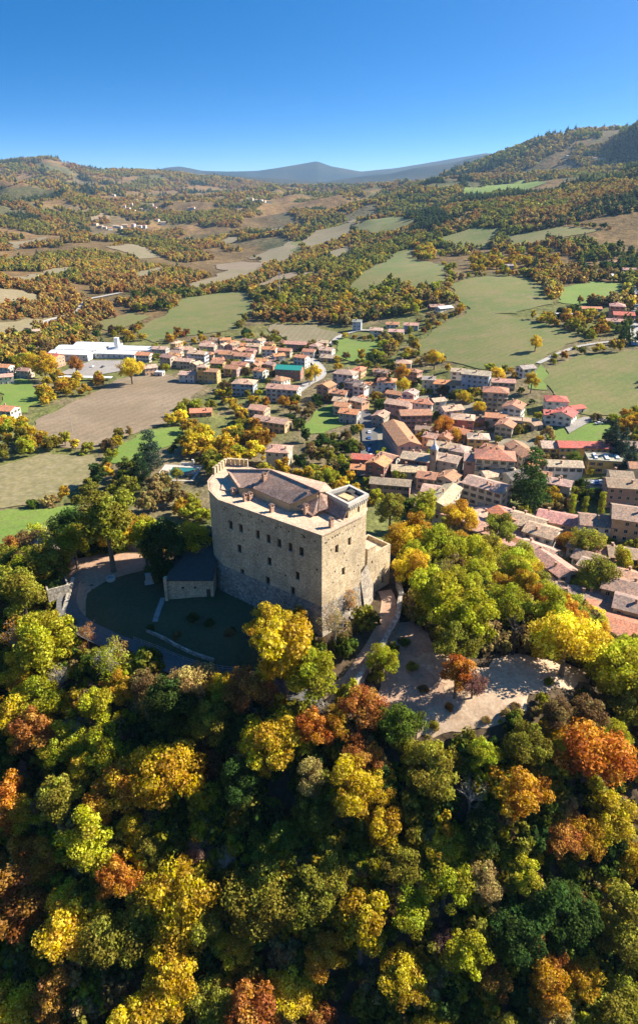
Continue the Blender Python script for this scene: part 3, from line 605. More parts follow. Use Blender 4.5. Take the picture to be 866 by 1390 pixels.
hb = MB(); hb.obox(ct+Vector((.6, 2.1, 0)), Vector((.717, .697, 0)), Vector((-.697, .717, 0)), .8, .8, ZW-.3, ZW+.2); cpart('stair_cover', shift(hb), M_SLATE)
# annex with its door, and the stair turret
AN0, AN1, AN2, AN3 = (12.9, 132.0), (16.7, 135.7), (11.8, 140.7), (8.0, 137.0)
an = MB(); ZA = 9.6
aops = []
def aop(px, py, w, h): s, z = on_plane(px, py, AN0, AN1); aops.append((s, z, w, h))
aop(400+645/5.4125, 640+795/5.4125, .95, 2.0); aop(400+660/5.4125, 640+685/5.4125, .35, .4); aop(400+690/5.4125, 640+598/5.4125, .5, .35)
dA, nA = facade(an, AN0, AN1, -3.5, ZA, aops, .4)
for a, b in ((AN1, AN2), (AN2, AN3), (AN3, AN0)): an.add([(*a, -3.5), (*b, -3.5), (*b, ZA), (*a, ZA)], [(0, 1, 2, 3)])
AI = offs([AN0, AN1, AN2, AN3], -.45); AO = [AN0, AN1, AN2, AN3]
an.add([(*p, ZA) for p in AO]+[(*p, ZA) for p in AI]+[(*p, ZA-.9) for p in AI], [(i, (i+1) % 4, (i+1) % 4+4, i+4) for i in range(4)]+[(i+4, (i+1) % 4+4, (i+1) % 4+8, i+8) for i in range(4)]+[(8, 9, 10, 11)])
annex = cpart('annex_wall', shift(an), M_STONE, fix=False)
s, z, w, h = aops[0]; dr = MB(); c = Vector(AN0)+dA*s-nA*.34; dr.obox((c.x, c.y, 0), Vector((dA.x, dA.y, 0)), Vector((nA.x, nA.y, 0)), w/2, .04, z-h/2, z+h/2); door = cpart('door', shift(dr), M_WOOD)
for o in aops[1:]: make_window('window', AN0, dA, nA, *o, .4, castle, CO)
tt = MB(); TA = [(10.9, 130.1), (12.86, 131.96), (10.4, 134.6), (8.4, 132.7)]; tops2 = []
sx, zx = on_plane(400+567/5.4125, 640+665/5.4125, TA[0], TA[1]); tops2.append((min(max(sx, .9), 1.9), zx, .5, .7))
dTA, nTA = facade(tt, TA[0], TA[1], -3.5, 11.3, tops2, .35)
for a, b in ((TA[1], TA[2]), (TA[2], TA[3]), (TA[3], TA[0])): tt.add([(*a, -3.5), (*b, -3.5), (*b, 11.3), (*a, 11.3)], [(0, 1, 2, 3)])
cpart('stair_turret', shift(tt), M_STONE, fix=False); make_window('window', TA[0], dTA, nTA, *tops2[0], .35, castle, CO)
tc_ = MB(); tc_.prism(offs(TA, .15), 11.25, 11.5); cpart('turret_cap', shift(tc_), M_PINKTILE)
bt = MB(); bt.add([(9.0, 126.1, 7.0), (10.6, 129.2, 8.0), (11.0, 130.2, 7.2), (13.0, 132.2, -.5), (13.6, 131.0, -3.5), (10.8, 123.6, -4), (12.4, 127.0, -4)], [(0, 1, 2), (0, 2, 6, 5), (2, 3, 4, 6)]); cpart('buttress', shift(bt), M_SCARP)

# ------------------------------------------------------------------ walls and outbuildings on the hilltop
def long_wall(name, line, th, h, mat, base_drop=2.0, label=None, topz=None, cope=None, cat='wall', group=None):
    m = MB(); o3 = Vector((line[0][0], line[0][1], height(line[0][0], line[0][1])))
    cp = MB()
    pts = []
    for a, b in zip(line, line[1:]):
        a = Vector(a[:2]); b = Vector(b[:2]); k = max(1, int((b-a).length/2.2)); pts += [a.lerp(b, i/k) for i in range(k)]
    pts.append(Vector(line[-1][:2])); N_ = len(pts); rs = random.Random(len(name)+N_)
    L1 = []; 
    for i, p in enumerate(pts):
        d = (pts[min(i+1, N_-1)]-pts[max(i-1, 0)]).normalized(); nn = Vector((-d.y, d.x)); z = height(p.x, p.y)
        zt = (topz[0]+(topz[1]-topz[0])*i/(N_-1) if topz else z+h)+rs.uniform(-.1, .1)
        L1.append((p+nn*th/2, p-nn*th/2, z-base_drop, zt))
    vs = []
    for a, b, z0, z1 in L1: vs += [(a.x, a.y, z0), (b.x, b.y, z0), (b.x, b.y, z1), (a.x, a.y, z1)]
    fs = []
    for i in range(N_-1):
        q = i*4; fs += [(q+1, q+5, q+6, q+2), (q+4, q, q+3, q+7), (q+3, q+2, q+6, q+7)]
    fs += [(0, 1, 2, 3), (N_*4-1, N_*4-2, N_*4-3, N_*4-4)]
    m.add(vs, fs); root = empty(name, o3, label=label, cat=cat, group=group, kind='thing'); shift(m, o3).build('masonry', mat, root)
    if cope:
        vs = []; fs = []
        for i, p in enumerate(pts):
            a, b, z0, z1 = L1[i]; e = (a-b).normalized()*.12; vs += [(*(a+e), z1), (*(b-e), z1), (*(b-e), z1+.18), (*(a+e), z1+.18)]
        for i in range(N_-1):
            q = i*4; fs += [(q+1, q+5, q+6, q+2), (q+4, q, q+3, q+7), (q+3, q+2, q+6, q+7), (q, q+4, q+5, q+1)]
        cp.add(vs, fs+[(0, 1, 2, 3), (N_*4-1, N_*4-2, N_*4-3, N_*4-4)]); shift(cp, o3).build('coping', cope, root)
    return root
RAMP = [(18.6, 134.6), (19.0, 130), (17.2, 122), (13.5, 114.5), (9.5, 108), (5.3, 101)]
long_wall('ramp_wall', RAMP, .9, 2.2, M_DRYWALL, 5, 'rough stone parapet wall running down from the castle annex beside the ramp', topz=(.6, -4.2), cope=M_DRYWALL)
PATH = [(15.3, 132.6), (16.0, 128.5), (14.4, 121), (10.5, 113), (6, 106), (1, 103.5)]
ribbon('path', PATH, 3.4, S_EARTH, lift=.16, k=0)
long_wall('retaining_wall', [(-44, 115.6), (-31.5, 109.6), (-19, 104.9), (-8, 101.9), (1, 100.6)], .8, .5, M_DRYWALL, 5, 'long stone retaining wall carrying the road below the castle lawn')
long_wall('garden_wall', [(-22, 112.6), (-31, 117), (-38, 121)], .4, .7, M_DRYWALL, 1, 'low stone garden wall between the castle lawn and the road')
long_wall('yard_wall', [atz(162,741,-1)[:2], atz(205,741,-1)[:2]], .8, 3.6, M_DRYWALL, 2, 'weathered pink stone wall closing the back of the castle yard', cope=M_PINKTILE)
long_wall('yard_wall', [atz(82,756,-1)[:2], atz(100,752,-1)[:2]], .8, 4.2, M_DRYWALL, 2, 'short sunlit stone wall next to the slab roofed outhouse', cope=M_PINKTILE)
long_wall('low_wall', [atz(84,818,-2)[:2], atz(100,786,-2)[:2]], .9, 1.1, M_DRYWALL, 1.5, 'low mossy stone wall beside the castle approach road')
ribbon('path', [atz(222,812,-2)[:2], atz(217,828,-2.6)[:2], atz(211,846,-3.4)[:2]], 1.2, S_PAVE, lift=.2, k=0)
# railing beside the road: posts and two rails
FN = [(-40.5, 119.3), (-31, 114.9), (-20, 110.6), (-9, 107.6)]
FO = Vector((FN[0][0], FN[0][1], height(*FN[0]))); rail = empty('road_railing', FO, label='dark metal railing along the shaded castle road', cat='railing')
pts = []
for a, b in zip(FN, FN[1:]):
    k = int((Vector(b)-Vector(a)).length/2.0); pts += [Vector(a).lerp(Vector(b), i/k) for i in range(k)]
pts.append(Vector(FN[-1]))
pm = MB().box(-.05, -.05, -.5, .05, .05, 1.1).mesh('post', M_METAL)
for p in pts: link('post', pm, rail, (p.x-FO.x, p.y-FO.y, height(p.x, p.y)-FO.z))
for hz in (.55, 1.02):
    m = MB()
    for a, b in zip(pts, pts[1:]): m.tube((a.x-FO.x, a.y-FO.y, height(a.x, a.y)-FO.z+hz), (b.x-FO.x, b.y-FO.y, height(b.x, b.y)-FO.z+hz), .035, .035, 5)
    m.build('rail', M_METAL, rail)
# shaded outbuilding against the castle's west side
oa = atz(230, 813, -1.8); obb = atz(291, 813, -1.8); OB = Vector((oa.x, oa.y, -1.8)); W_ = obb.x-oa.x
ob_root = empty('outbuilding', OB, label='low stone outbuilding with a dark slate roof against the castle side', cat='building')
m = MB(); ops = [(3.4, 3.0, .6, .6), (6.2, 3.0, .6, .6), (W_-1.2, 1.6, 1.0, 2.1)]
dO, nO = facade(m, (0, 0), (W_, 0), -2, 5.2, ops, .35)
m.add([(W_, 0, -2), (W_, 18, -2), (W_, 18, 9.2), (W_, 0, 5.2)], [(0, 1, 2, 3)]); m.add([(0, 18, -2), (0, 0, -2), (0, 0, 5.2), (0, 18, 6.0)], [(0, 1, 2, 3)]); m.add([(W_, 18, -2), (0, 18, -2), (0, 18, 6), (W_, 18, 9.2)], [(0, 1, 2, 3)])
m.build('wall', M_STONE, ob_root, fix=False)
for o in ops[:2]: make_window('window', (0, 0), dO, nO, *o, .35, ob_root, (0, 0, 0))
MB().box(ops[2][0]-.5, .28, .55, ops[2][0]+.5, .34, 2.65).build('door', M_WOOD, ob_root)
r_ = MB().slab([(-.3, -.4, 5.25), (W_+.1, -.4, 5.25), (W_+.1, 8, 6.6), (2.2, 8, 6.6)], .2).slab([(2.2, 8, 6.6), (W_+.1, 8, 6.6), (W_+.1, 18.2, 9.4), (4.5, 18.2, 9.4)], .2).slab([(-.3, -.4, 5.24), (2.2, 8, 6.59), (4.5, 18.2, 9.39), (-.3, 18.2, 6.0)], .2)
ro = r_.build('roof', M_SLATE, ob_root); chimney((W_-3.0, 15.5), 9.0, 1.2, .4, ob_root, (0, 0, 0))
MB().box(-.75, -.6, -2, -.05, .5, 5.9).build('buttress', M_STONE, ob_root)
# slab-roofed outhouse at the yard's west corner
q = atz(68, 757, -2); hs = empty('outhouse', q, math.radians(28), label='old stone outhouse with a mottled slab roof at the yard edge', cat='outhouse')
m = MB().prism([(-3.2, -4), (3.2, -4), (3.2, 4), (-3.2, 4)], -3, 3.4); m.add([(-3.2, -4, 3.4), (3.2, -4, 3.4), (0, -4, 5.4), (-3.2, 4, 3.4), (3.2, 4, 3.4), (0, 4, 5.4)], [(0, 1, 2), (5, 4, 3)]); m.build('wall', M_DRYWALL, hs)
MB().slab([(-3.8, -4.4, 3.0), (0, -4.4, 5.6), (0, 4.4, 5.6), (-3.8, 4.4, 3.0)], .25).slab([(3.8, -4.4, 3.0), (3.8, 4.4, 3.0), (0, 4.4, 5.601), (0, -4.4, 5.601)], .25).build('roof', M_SLAB, hs)
MB().box(3.19, -1, -1.5, 3.26, .3, 1.6).build('door', M_WOOD, hs)
q = atz(78, 800, -3); hs = empty('shed', q, math.radians(30), label='small roofless stone shed in the trees below the outhouse', cat='shed')
m = MB()
for a in ((-2.5, -3, -2.1, 3), (2.1, -3, 2.5, 3), (-2.1, -3, 2.1, -2.6), (-2.1, 2.6, 2.1, 3)): m.box(a[0], a[1], -2, a[2], a[3], 2.2)
m.build('wall', M_DRYWALL, hs)
# well and stone block in the yard
q = atz(151, 787, -1.5); q.z = height(q.x, q.y); we = empty('well', q, label='small round stone well standing on the castle lawn', cat='well')
m = MB(); nn = 14
for k in range(nn):
    a0, a1 = 2*math.pi*k/nn, 2*math.pi*(k+1)/nn; R0, R1_ = .75, 1.1
    m.add([(r*math.cos(a), r*math.sin(a), z) for r, a, z in ((R1_, a0, -.5), (R1_, a1, -.5), (R1_, a1, .9), (R1_, a0, .9), (R0, a0, .9), (R0, a1, .9), (R0, a0, .2), (R0, a1, .2))], [(0, 1, 2, 3), (3, 2, 5, 4), (4, 5, 7, 6)])
m.build('ring', M_CONC, we); MB().prism([(.74*math.cos(k*.45), .74*math.sin(k*.45)) for k in range(14)], .15, .3).build('cover', M_METAL, we)
q = atz(203, 790, -1.5); q.z = height(q.x, q.y); we = empty('stone_monument', q, .3, label='pale squared stone monument under the dark green tree', cat='monument')
MB().box(-1.1, -.8, -.5, 1.1, .8, .35).build('base', M_CONC, we); MB().prism([(-.8, -.5), (.8, -.5), (.8, .5), (-.8, .5)], .35, [2.3, 2.3, 2.6, 2.6]).build('block', M_CONC, we)

# ------------------------------------------------------------------ village houses
WC = {'white': (.70, .66, .58), 'cream': (.62, .53, .38), 'beige': (.52, .44, .33), 'ochre': (.62, .40, .14), 'yellow': (.68, .43, .12), 'pink': (.55, .31, .25), 'dusty red': (.40, .17, .13), 'peach': (.66, .40, .22), 'salmon': (.60, .32, .19), 'grey': (.42, .40, .37), 'stone': (.40, .34, .26), 'brick red': (.38, .17, .11), 'pale blue': (.42, .48, .56)}  # bluish wall tone: blue shade put into white walls, also used on grey-blue ones
RC = {'terracotta': (.45, .20, .11), 'orange': (.58, .24, .11), 'tan': (.53, .37, .27), 'brown': (.33, .22, .16), 'red': (.52, .11, .08), 'grey': (.33, .30, .27), 'pinkish': (.50, .28, .21), 'green': (.03, .27, .20), 'dark': (.14, .12, .12), 'white': (.66, .66, .66)}
def winmesh(w, h, sh, sill=True):
    m = MB(); t = .07
    m.box(-w/2, -.03, 0, w/2, .05, h, 1)                                             # pane
    m.box(-w/2-t, -.09, -t, -w/2, .05, h+t, 0); m.box(w/2, -.09, -t, w/2+t, .05, h+t, 0); m.box(-w/2, -.09, h, w/2, .05, h+t, 0); m.box(-.03, -.05, 0, .03, -.031, h, 0)
    if sill: m.box(-w/2-.15, -.18, -.12, w/2+.15, .05, -.001, 3)
    if sh:
        m.box(-w/2-t-.52, -.12, 0, -w/2-t-.02, -.01, h, 2); m.box(w/2+t+.02, -.12, 0, w/2+t+.52, -.01, h, 2)
    return m
WIN = []
for w, h, shm in ((.95, 1.35, M_SHUT_BROWN), (.95, 1.4, M_SHUT_GREEN), (1.0, 1.3, M_SHUT_GREY), (1.1, 1.3, None), (1.2, 1.5, M_SHUT_BROWN)):
    WIN.append(winmesh(w, h, shm).mesh('window', [M_FRAME, M_PANE, shm or M_FRAME, M_CONC]))
DOOR = MB().box(-.55, -.05, 0, .55, .05, 2.2, 0).box(-.68, -.1, 0, -.55, .05, 2.32, 1).box(.55, -.1, 0, .68, .05, 2.32, 1).box(-.55, -.1, 2.2, .55, .05, 2.32, 1).mesh('door', [M_WOOD, M_CONC])
GAR = MB().box(-1.3, -.04, 0, 1.3, .05, 2.3, 0).box(-1.42, -.09, 0, -1.3, .05, 2.42, 1).box(1.3, -.09, 0, 1.42, .05, 2.42, 1).box(-1.3, -.09, 2.3, 1.3, .05, 2.42, 1).mesh('garage_door', [M_SHUT_GREY, M_CONC])
BALC = MB().box(-1.6, -1.15, -.15, 1.6, 0, 0, 0).box(-1.6, -1.15, .95, 1.6, -1.1, 1.0, 1)
for k in range(13): BALC.box(-1.6+k*.262, -1.14, 0, -1.56+k*.262, -1.11, .95, 1)
for sx in (-1.6, 1.56): BALC.box(sx, -1.1, .95, sx+.04, 0, 1.0, 1); BALC.box(sx, -.6, 0, sx+.04, -.56, .95, 1)
BALC = BALC.mesh('balcony', [M_CONC, M_IRON])
CHM = MB().box(-.35, -.3, -1.2, .35, .3, .9).box(-.45, -.4, .9, .45, .4, 1.0).box(-.32, -.27, 1.0, -.2, .27, 1.25).box(.2, -.27, 1.0, .32, .27, 1.25).box(-.5, -.42, 1.25, .5, .42, 1.35).mesh('chimney', M_BRICK)
DISH = MB()
USED = {}
HOUSES = []                                            # footprints, to keep trees off them
def house(P, L, W, rot, fl, wall, roof, kind='gable', zone='', label=None, group=None, wins=True, name='house', chim=None, fh=2.9, seed=None, balc=0, detail=True, slope=.36, base=4.0, cat='house', wallmat=None, win_p=.9):
    rs = random.Random(seed if seed is not None else int(abs(P[0]*7.3+P[1]*13.1)*10))
    a = math.radians(rot); zg = min(height(P[0]+rot2(sx*L/2, sy*W/2, a)[0], P[1]+rot2(sx*L/2, sy*W/2, a)[1]) for sx in (-1, 0, 1) for sy in (-1, 0, 1))
    zc = height(P[0], P[1]); z0 = .5*(zg+zc)
    HOUSES.append((P[0], P[1], L/2, W/2, a))
    root = empty(name, (P[0], P[1], z0), a); e = fl*fh+.3; x, y = L/2, W/2; rise = y*slope; ov = .55
    wm = wallmat or M_PLASTER; wcol = WC[wall]; rcol = RC[roof]
    j = rs.uniform(.92, 1.06); wcol = tuple(c*j for c in wcol); rcol = tuple(min(1, c*rs.uniform(.9, 1.12)) for c in rcol)
    m = MB(); m.box(-x, -y, -base, x, y, e)
    if kind == 'gable': m.add([(-x, -y, e), (-x, y, e), (-x, 0, e+rise), (x, -y, e), (x, y, e), (x, 0, e+rise)], [(0, 2, 1), (3, 4, 5), (0, 3, 5, 2), (1, 2, 5, 4)])
    m.build('wall', wm, root, color=wcol)
    t = .2; r = MB(); lo = e-ov*slope+.12; hi = e+rise+.12
    if kind == 'gable':
        r.slab([(-x-ov, -y-ov, lo), (x+ov, -y-ov, lo), (x+ov, 0, hi), (-x-ov, 0, hi)], t); r.slab([(x+ov, y+ov, lo), (-x-ov, y+ov, lo), (-x-ov, 0, hi+.002), (x+ov, 0, hi+.002)], t)
        rz = hi
    elif kind == 'hip':
        k = min(y, x*.8); X, Y = x+ov, y+ov; rz = e+k*slope*1.0+.15
        v = [(-X, -Y, lo), (X, -Y, lo), (X, Y, lo), (-X, Y, lo), (-x+k, 0, rz), (x-k, 0, rz)]; v2 = [(p[0], p[1], p[2]-t) for p in v[:4]]
        r.add(v+v2, [(0, 1, 5, 4), (2, 3, 4, 5), (1, 2, 5), (3, 0, 4), (6, 7, 1, 0), (7, 8, 2, 1), (8, 9, 3, 2), (9, 6, 0, 3), (9, 8, 7, 6)])
    elif kind == 'shed':
        r.slab([(-x-ov, -y-ov, e+.1), (x+ov, -y-ov, e+.1), (x+ov, y+ov, e+W*.22), (-x-ov, y+ov, e+W*.22)], t); m2 = MB().prism([(-x, -y), (x, -y), (x, y), (-x, y)], e-.01, [e+.01, e+.01, e+W*.2-.15, e+W*.2-.15]); m2.build('upper_wall', wm, root, color=wcol); rz = e+W*.15
    else:                                               # flat with parapet
        r.box(-x-.1, -y-.1, e-.05, x+.1, y+.1, e+.12); r.box(-x-.1, -y-.1, e+.12, x+.1, -y+.2, e+.45); r.box(-x-.1, y-.2, e+.12, x+.1, y+.1, e+.45); r.box(-x-.1, -y+.2, e+.12, -x+.2, y-.2, e+.45); r.box(x-.2, -y+.2, e+.12, x+.1, y-.2, e+.45); rz = e+.1
    rf = r.build('roof', M_TILE if roof not in ('green', 'white') else M_PAINT, root, color=rcol)
    nch = chim if chim is not None else (rs.choice((1, 1, 2)) if kind != 'flat' and detail else 0)
    for k in range(nch):
        cx = rs.uniform(-.7, .7)*x; cy = rs.choice((-1, 1))*rs.uniform(.25, .6)*y; zc_ = (rz-abs(cy)*slope) if kind in ('gable', 'hip') else rz
        link('chimney', CHM, rf, (cx, cy, zc_), rs.choice((0, math.pi/2)))
    if wins:
        wmsh = rs.choice(WIN); dm = Vector((-P[0], -P[1], 0)).normalized(); door_done = False
        sides = [((0, -y), L, 0), ((x, 0), W, math.pi/2), ((0, y), L, math.pi), ((-x, 0), W, -math.pi/2)]
        for (cx, cy), ln, ra in sides:
            nx, ny = rot2(0, -1, ra+a)
            if nx*dm.x+ny*dm.y < .12: continue
            sp = rs.uniform(2.5, 3.1); n_w = max(1, int((ln-1.0)/sp)); step = ln/n_w
            for f_ in range(fl):
                for i in range(n_w):
                    u = -ln/2+step*(i+.5); wx, wy = rot2(u, 0, ra); z = f_*fh+1.0
                    if f_ == 0 and not door_done and i == n_w//2:
                        door_done = True; link('door', DOOR if rs.random() < .6 or step < 3 else GAR, root, (cx+wx, cy+wy, .1), ra); continue
                    if rs.random() > win_p: continue
                    if balc and f_ > 0 and i % 2 == 0 and ln >= L-.1: link('balcony', BALC, root, (cx+wx, cy+wy, f_*fh+.25), ra)
                    link('window', wmsh, root, (cx+wx, cy+wy, z), ra)
    size = 'small' if L*W < 65 else 'large' if L*W > 165 else ''
    st = {1: 'single-storey', 2: 'two-storey', 3: 'three-storey', 4: 'four-storey', 5: 'five-storey'}[fl]
    lab = label or ' '.join(f"{size} {st} {wall} house with {roof} {dict(gable='gabled', hip='hipped', shed='lean-to', flat='flat')[kind]} roof {zone}".split())
    setp(root, lab, cat, group or 'village houses below the castle', 'thing')
    USED.setdefault(lab, []).append(root); return root
def H1(px, py, L, W, rot, fl, wall, roof, kind='gable', zone='', **k):
    p = ground(px, py, fl*2.9+1.2, 150); return house(p, L, W, rot, fl, wall, roof, kind, zone, **k)
def HR(x1, y1, x2, y2, W, fl, wall, roof, kind='gable', zone='', lmax=40, **k):   # by the two ends of the ridge
    h = fl*2.9+.3+W/2*.36; a = ground(x1, y1, h, 150); b = ground(x2, y2, h, 150); d = b-a
    c = (a+b)/2; L = min(math.hypot(d.x, d.y), lmax); return house(c, L, W, math.degrees(math.atan2(d.y, d.x)), fl, wall, roof, kind, zone, **k)
Z = 'beside the shaded main street'
HR(533,569,557,598,11,3,'pink','terracotta','gable',Z,label='long pink three-storey block with terracotta roof beside the shaded main street',lmax=34)
H1(566,617,13,9,-24,3,'dusty red','tan','gable',Z,label='dusty red block with tan roof adjoining the bell turret')
HR(592,614,625,619,9,3,'beige','tan','gable','next to the bell turret',label='beige three-storey palace wing with rows of windows next to the bell turret')
H1(603,601,15,8,-24,2,'grey','tan','gable','behind the palace wing'); H1(625,606,9,8,60,2,'beige','tan','hip','behind the palace wing')
H1(514,624,9,9,62,3,'dusty red','orange','gable',Z); H1(492,617,10,7,-10,1,'dusty red','red','gable','next to the parked cars',chim=0); H1(487,631,7,6,-10,1,'grey','orange','gable','next to the parked cars')
H1(555,633,15,8,-8,2,'beige','tan','gable','in front of the dusty red block'); HR(504,648,557,652,7,2,'pink','brown','gable','at the edge of the castle wood',label='long low pink house with brown roof at the edge of the castle wood',lmax=20)
H1(580,642,8,8,-20,2,'beige','terracotta','gable','under the bell turret'); H1(609,643,9,8,55,2,'cream','terracotta','gable','under the bell turret'); H1(592,661,11,8,-20,2,'stone','tan','gable','on the steep lane')
HR(615,655,593,681,7.5,3,'cream','tan','gable','on the steep lane',lmax=24); H1(580,681,8,8,-25,2,'stone','tan','shed','at the edge of the castle wood'); H1(604,690,8,7,-30,2,'white','pinkish','shed','at the top of the small square'); H1(625,655,7,7,65,2,'beige','tan','hip','on the steep lane')
Z = 'by the small square'
H1(649,589,10.5,9,-8,2,'ochre','tan','hip','up the side street'); H1(672,614,17,12,-12,4,'cream','terracotta','hip',Z,balc=1,label='four-storey cream apartment house with balconies and terracotta hipped roof'); H1(643,618,8,10,-12,3,'pink','tan','gable',Z)
HR(697,597,722,615,9,3,'beige','terracotta','gable','next to the cream apartment house',lmax=24); H1(676,638,15,8,14,2,'white','tan','gable',Z); H1(703,641,13,9,25,2,'grey','dark','gable','behind the big cedar')  # grey house: shade is put into its wall and roof colours
HR(636,645,689,657,10,3,'cream','tan','gable',Z,label='long three-storey cream house with tan roof facing the small square',lmax=21); H1(735,625,12,8,-8,2,'cream','orange','gable','behind the big cedar'); H1(765,626,15,8,-6,3,'white','tan','gable','between the cedar and the school')
H1(759,651,10,7,-28,2,'grey','tan','gable','beside the big cedar'); H1(735,640,8,7,-20,2,'beige','terracotta','gable','behind the big cedar'); H1(655,691,11,8,20,1,'stone','tan','gable','below the small square'); HR(676,686,696,704,8,2,'white','orange','gable','below the small square',lmax=13); H1(698,695,10,7,-42,2,'cream','tan','gable','below the small square')
H1(716,703,13,11,-38,2,'beige','tan','gable','in the lane under the castle wood'); H1(757,699,14,10,-25,2,'peach','pinkish','gable','below the cedar garden'); H1(737,716,11,10,-38,2,'white','tan','gable','in the lane under the castle wood')
H1(815,702,14,10,-14,3,'white','brown','gable','beside the three poplars',label='white three-storey house with brown gabled roof below the poplars'); H1(858,692,13,13,-20,4,'peach','brown','gable','beside the three poplars',label='tall peach apartment house with brown roof beside the white house'); H1(851,652,16,10,-10,3,'pink','brown','gable','next to the car park',label='pink three-storey house with brown roof next to the car park')
Z = 'in the lower lanes'
H1(826,744,11,8,-40,2,'cream','terracotta','gable',Z); H1(847,745,10,8,-12,2,'white','brown','gable',Z); H1(803,752,10,8,-40,2,'stone','brown','gable',Z); H1(815,765,12,7,-42,2,'grey','tan','gable',Z); H1(842,773,11,8,-35,2,'stone','pinkish','gable',Z); H1(855,792,15,9,-28,2,'stone','brown','gable','above the red sheet roof')
Z = 'in the lane under the castle wood'
H1(703,722,11,7,-45,1,'stone','pinkish','shed',Z); H1(686,729,9,6,-40,1,'white','tan','shed',Z); H1(730,741,12,8,-42,2,'stone','tan','gable',Z); HR(731,744,773,773,8,2,'white','pinkish','gable',Z,label='long house with a white gable end in the lane under the castle wood',lmax=20); HR(738,767,761,796,7,1,'stone','tan','gable',Z,lmax=18); HR(748,807,768,828,9,1,'stone','pinkish','gable',Z,lmax=13); H1(748,790,9,7,-50,1,'stone','brown','gable',Z); H1(772,797,4,3,-40,1,'salmon','orange','shed','beside the white gable end',chim=0,wins=False); H1(803,808,13,7,-12,1,'stone','brown','shed','above the red sheet roof')
H1(660,716,13,6,-38,1,'stone','pinkish','shed',Z); H1(640,703,10,5,-40,1,'stone','tan','shed',Z); H1(712,735,9,6,-45,1,'stone','terracotta','gable',Z); H1(790,738,8,6,-40,2,'stone','brown','gable','in the lower lanes'); H1(860,815,10,9,-28,2,'cream','brown','gable','above the red sheet roof')
p = ground(858, 846, 4, 150); house(p, 26, 19, -28, 1, 'stone', 'terracotta', 'gable', '', label='wide low barn with a large red sheet roof at the wood edge', slope=.16, chim=0, cat='barn', name='barn')
# upper village
Z = 'up the northern slope'
H1(609,516,18,9,-14,2,'white','orange','gable',Z,label='long white two-storey house with orange roof up the northern slope',balc=1); H1(622,500,9,8,-14,3,'white','tan','gable',Z); H1(647,503,17,10,-22,4,'pale blue','tan','gable',Z); H1(673,526,14,11,-14,4,'cream','terracotta','hip',Z,balc=1,label='four-storey cream block with terracotta hipped roof up the northern slope'); H1(683,514,14,8,-10,2,'beige','pinkish','gable',Z)
H1(714,496,10,8,20,2,'white','grey','gable','alone beside the pasture',label='small white house with grey roof alone beside the pasture'); H1(698,547,11,10,62,3,'white','terracotta','gable',Z); H1(612,551,12,9,18,2,'white','tan','gable','above the dusty red house'); H1(628,563,12,10,-14,3,'dusty red','tan','hip',Z,label='square dusty red house with tan hipped roof above the old village'); H1(673,561,11,8,-16,2,'cream','orange','gable',Z); H1(687,572,11,9,62,2,'beige','terracotta','gable',Z); H1(698,566,9,7,-16,2,'beige','tan','flat',Z); H1(720,567,8,6,-20,1,'stone','tan','gable','by the garden sheds',chim=0); H1(727,572,6,5,25,1,'stone','brown','gable','by the garden sheds',chim=0); H1(650,566,6,5,-16,1,'pink','terracotta','gable',Z)
Z = 'on the eastern meadow'
H1(755,538,12,11,-10,2,'white','red','hip',Z,label='white villa with red hipped roof higher on the eastern meadow'); H1(766,557,11,11,55,2,'white','red','gable',Z,label='white villa with red gabled roof beside the driveway'); H1(750,557,9,8,-12,2,'white','red','gable',Z,label='white wing with red roof attached to the villa'); H1(782,550,8,6,20,1,'white','red','gable',Z,label='small white garage with red roof on the eastern meadow',chim=0)
H1(793,599,25,9,-4,2,'yellow','red','gable','',label='long yellow school building with bright red roof',name='school',cat='school',chim=1); H1(748,600,10,10,-4,2,'yellow','tan','gable','',label='yellow end wing with tan roof beside the school',name='school_wing',cat='school',chim=0); r5 = H1(823,617,17,10,-10,2,'yellow','grey','flat','',label='orange flat-roofed annex with skylights beside the school',name='school_annex',cat='school')
m = MB(); m.box(-5.5, -3.2, 6.2, -4.2, 3.4, 6.9); m.box(-.8, -3.2, 6.2, .8, 3.2, 6.8); m.box(4, -1.5, 6.2, 5.6, 3, 6.8); m.build('skylight', M_CANVAS, r5)
H1(860,600,12,9,-10,2,'white','brown','gable','behind the blue conifers'); H1(842,640,9,8,-10,2,'beige','brown','gable','next to the car park'); H1(868,628,9,8,-10,2,'cream','terracotta','gable','next to the car park')
# middle village
Z = 'along the curving village road'
H1(469,503,15,11,-24,3,'white','pinkish','hip',Z,balc=1); H1(481,516,11,9,-30,3,'grey','dark','gable',Z,balc=1); H1(490,521,8,7,-30,3,'white','brown','gable',Z); H1(443,520,10,9,58,3,'salmon','terracotta','gable',Z,label='three-storey salmon house with gabled roof at the road bend'); H1(462,530,9,8,-20,2,'stone','terracotta','gable',Z); H1(463,540,9,8,-20,2,'beige','tan','gable',Z); H1(465,547,9,8,-20,2,'beige','orange','gable',Z); H1(475,556,11,9,-20,2,'grey','orange','gable',Z)
Z = 'among the gardens north of the main street'
H1(525,514,12,10,-10,3,'pale blue','orange','hip',Z); H1(504,519,8,6,-10,2,'white','orange','gable',Z); H1(548,489,11,10,-10,2,'cream','pinkish','hip',Z); H1(557,530,8,8,60,3,'white','tan','gable',Z); H1(541,544,14,9,-28,3,'pink','tan','gable',Z); H1(563,557,17,10,4,3,'pink','terracotta','gable',Z,balc=1,label='long pink three-storey house with balconies and terracotta roof above the main street'); H1(577,542,11,10,-24,2,'white','terracotta','hip',Z); H1(537,531,11,7,-30,2,'beige','terracotta','gable',Z); H1(582,511,8,8,-10,3,'cream','grey','gable',Z); H1(594,540,8,7,20,2,'white','tan','gable',Z)
Z = 'near the green-roofed hall'
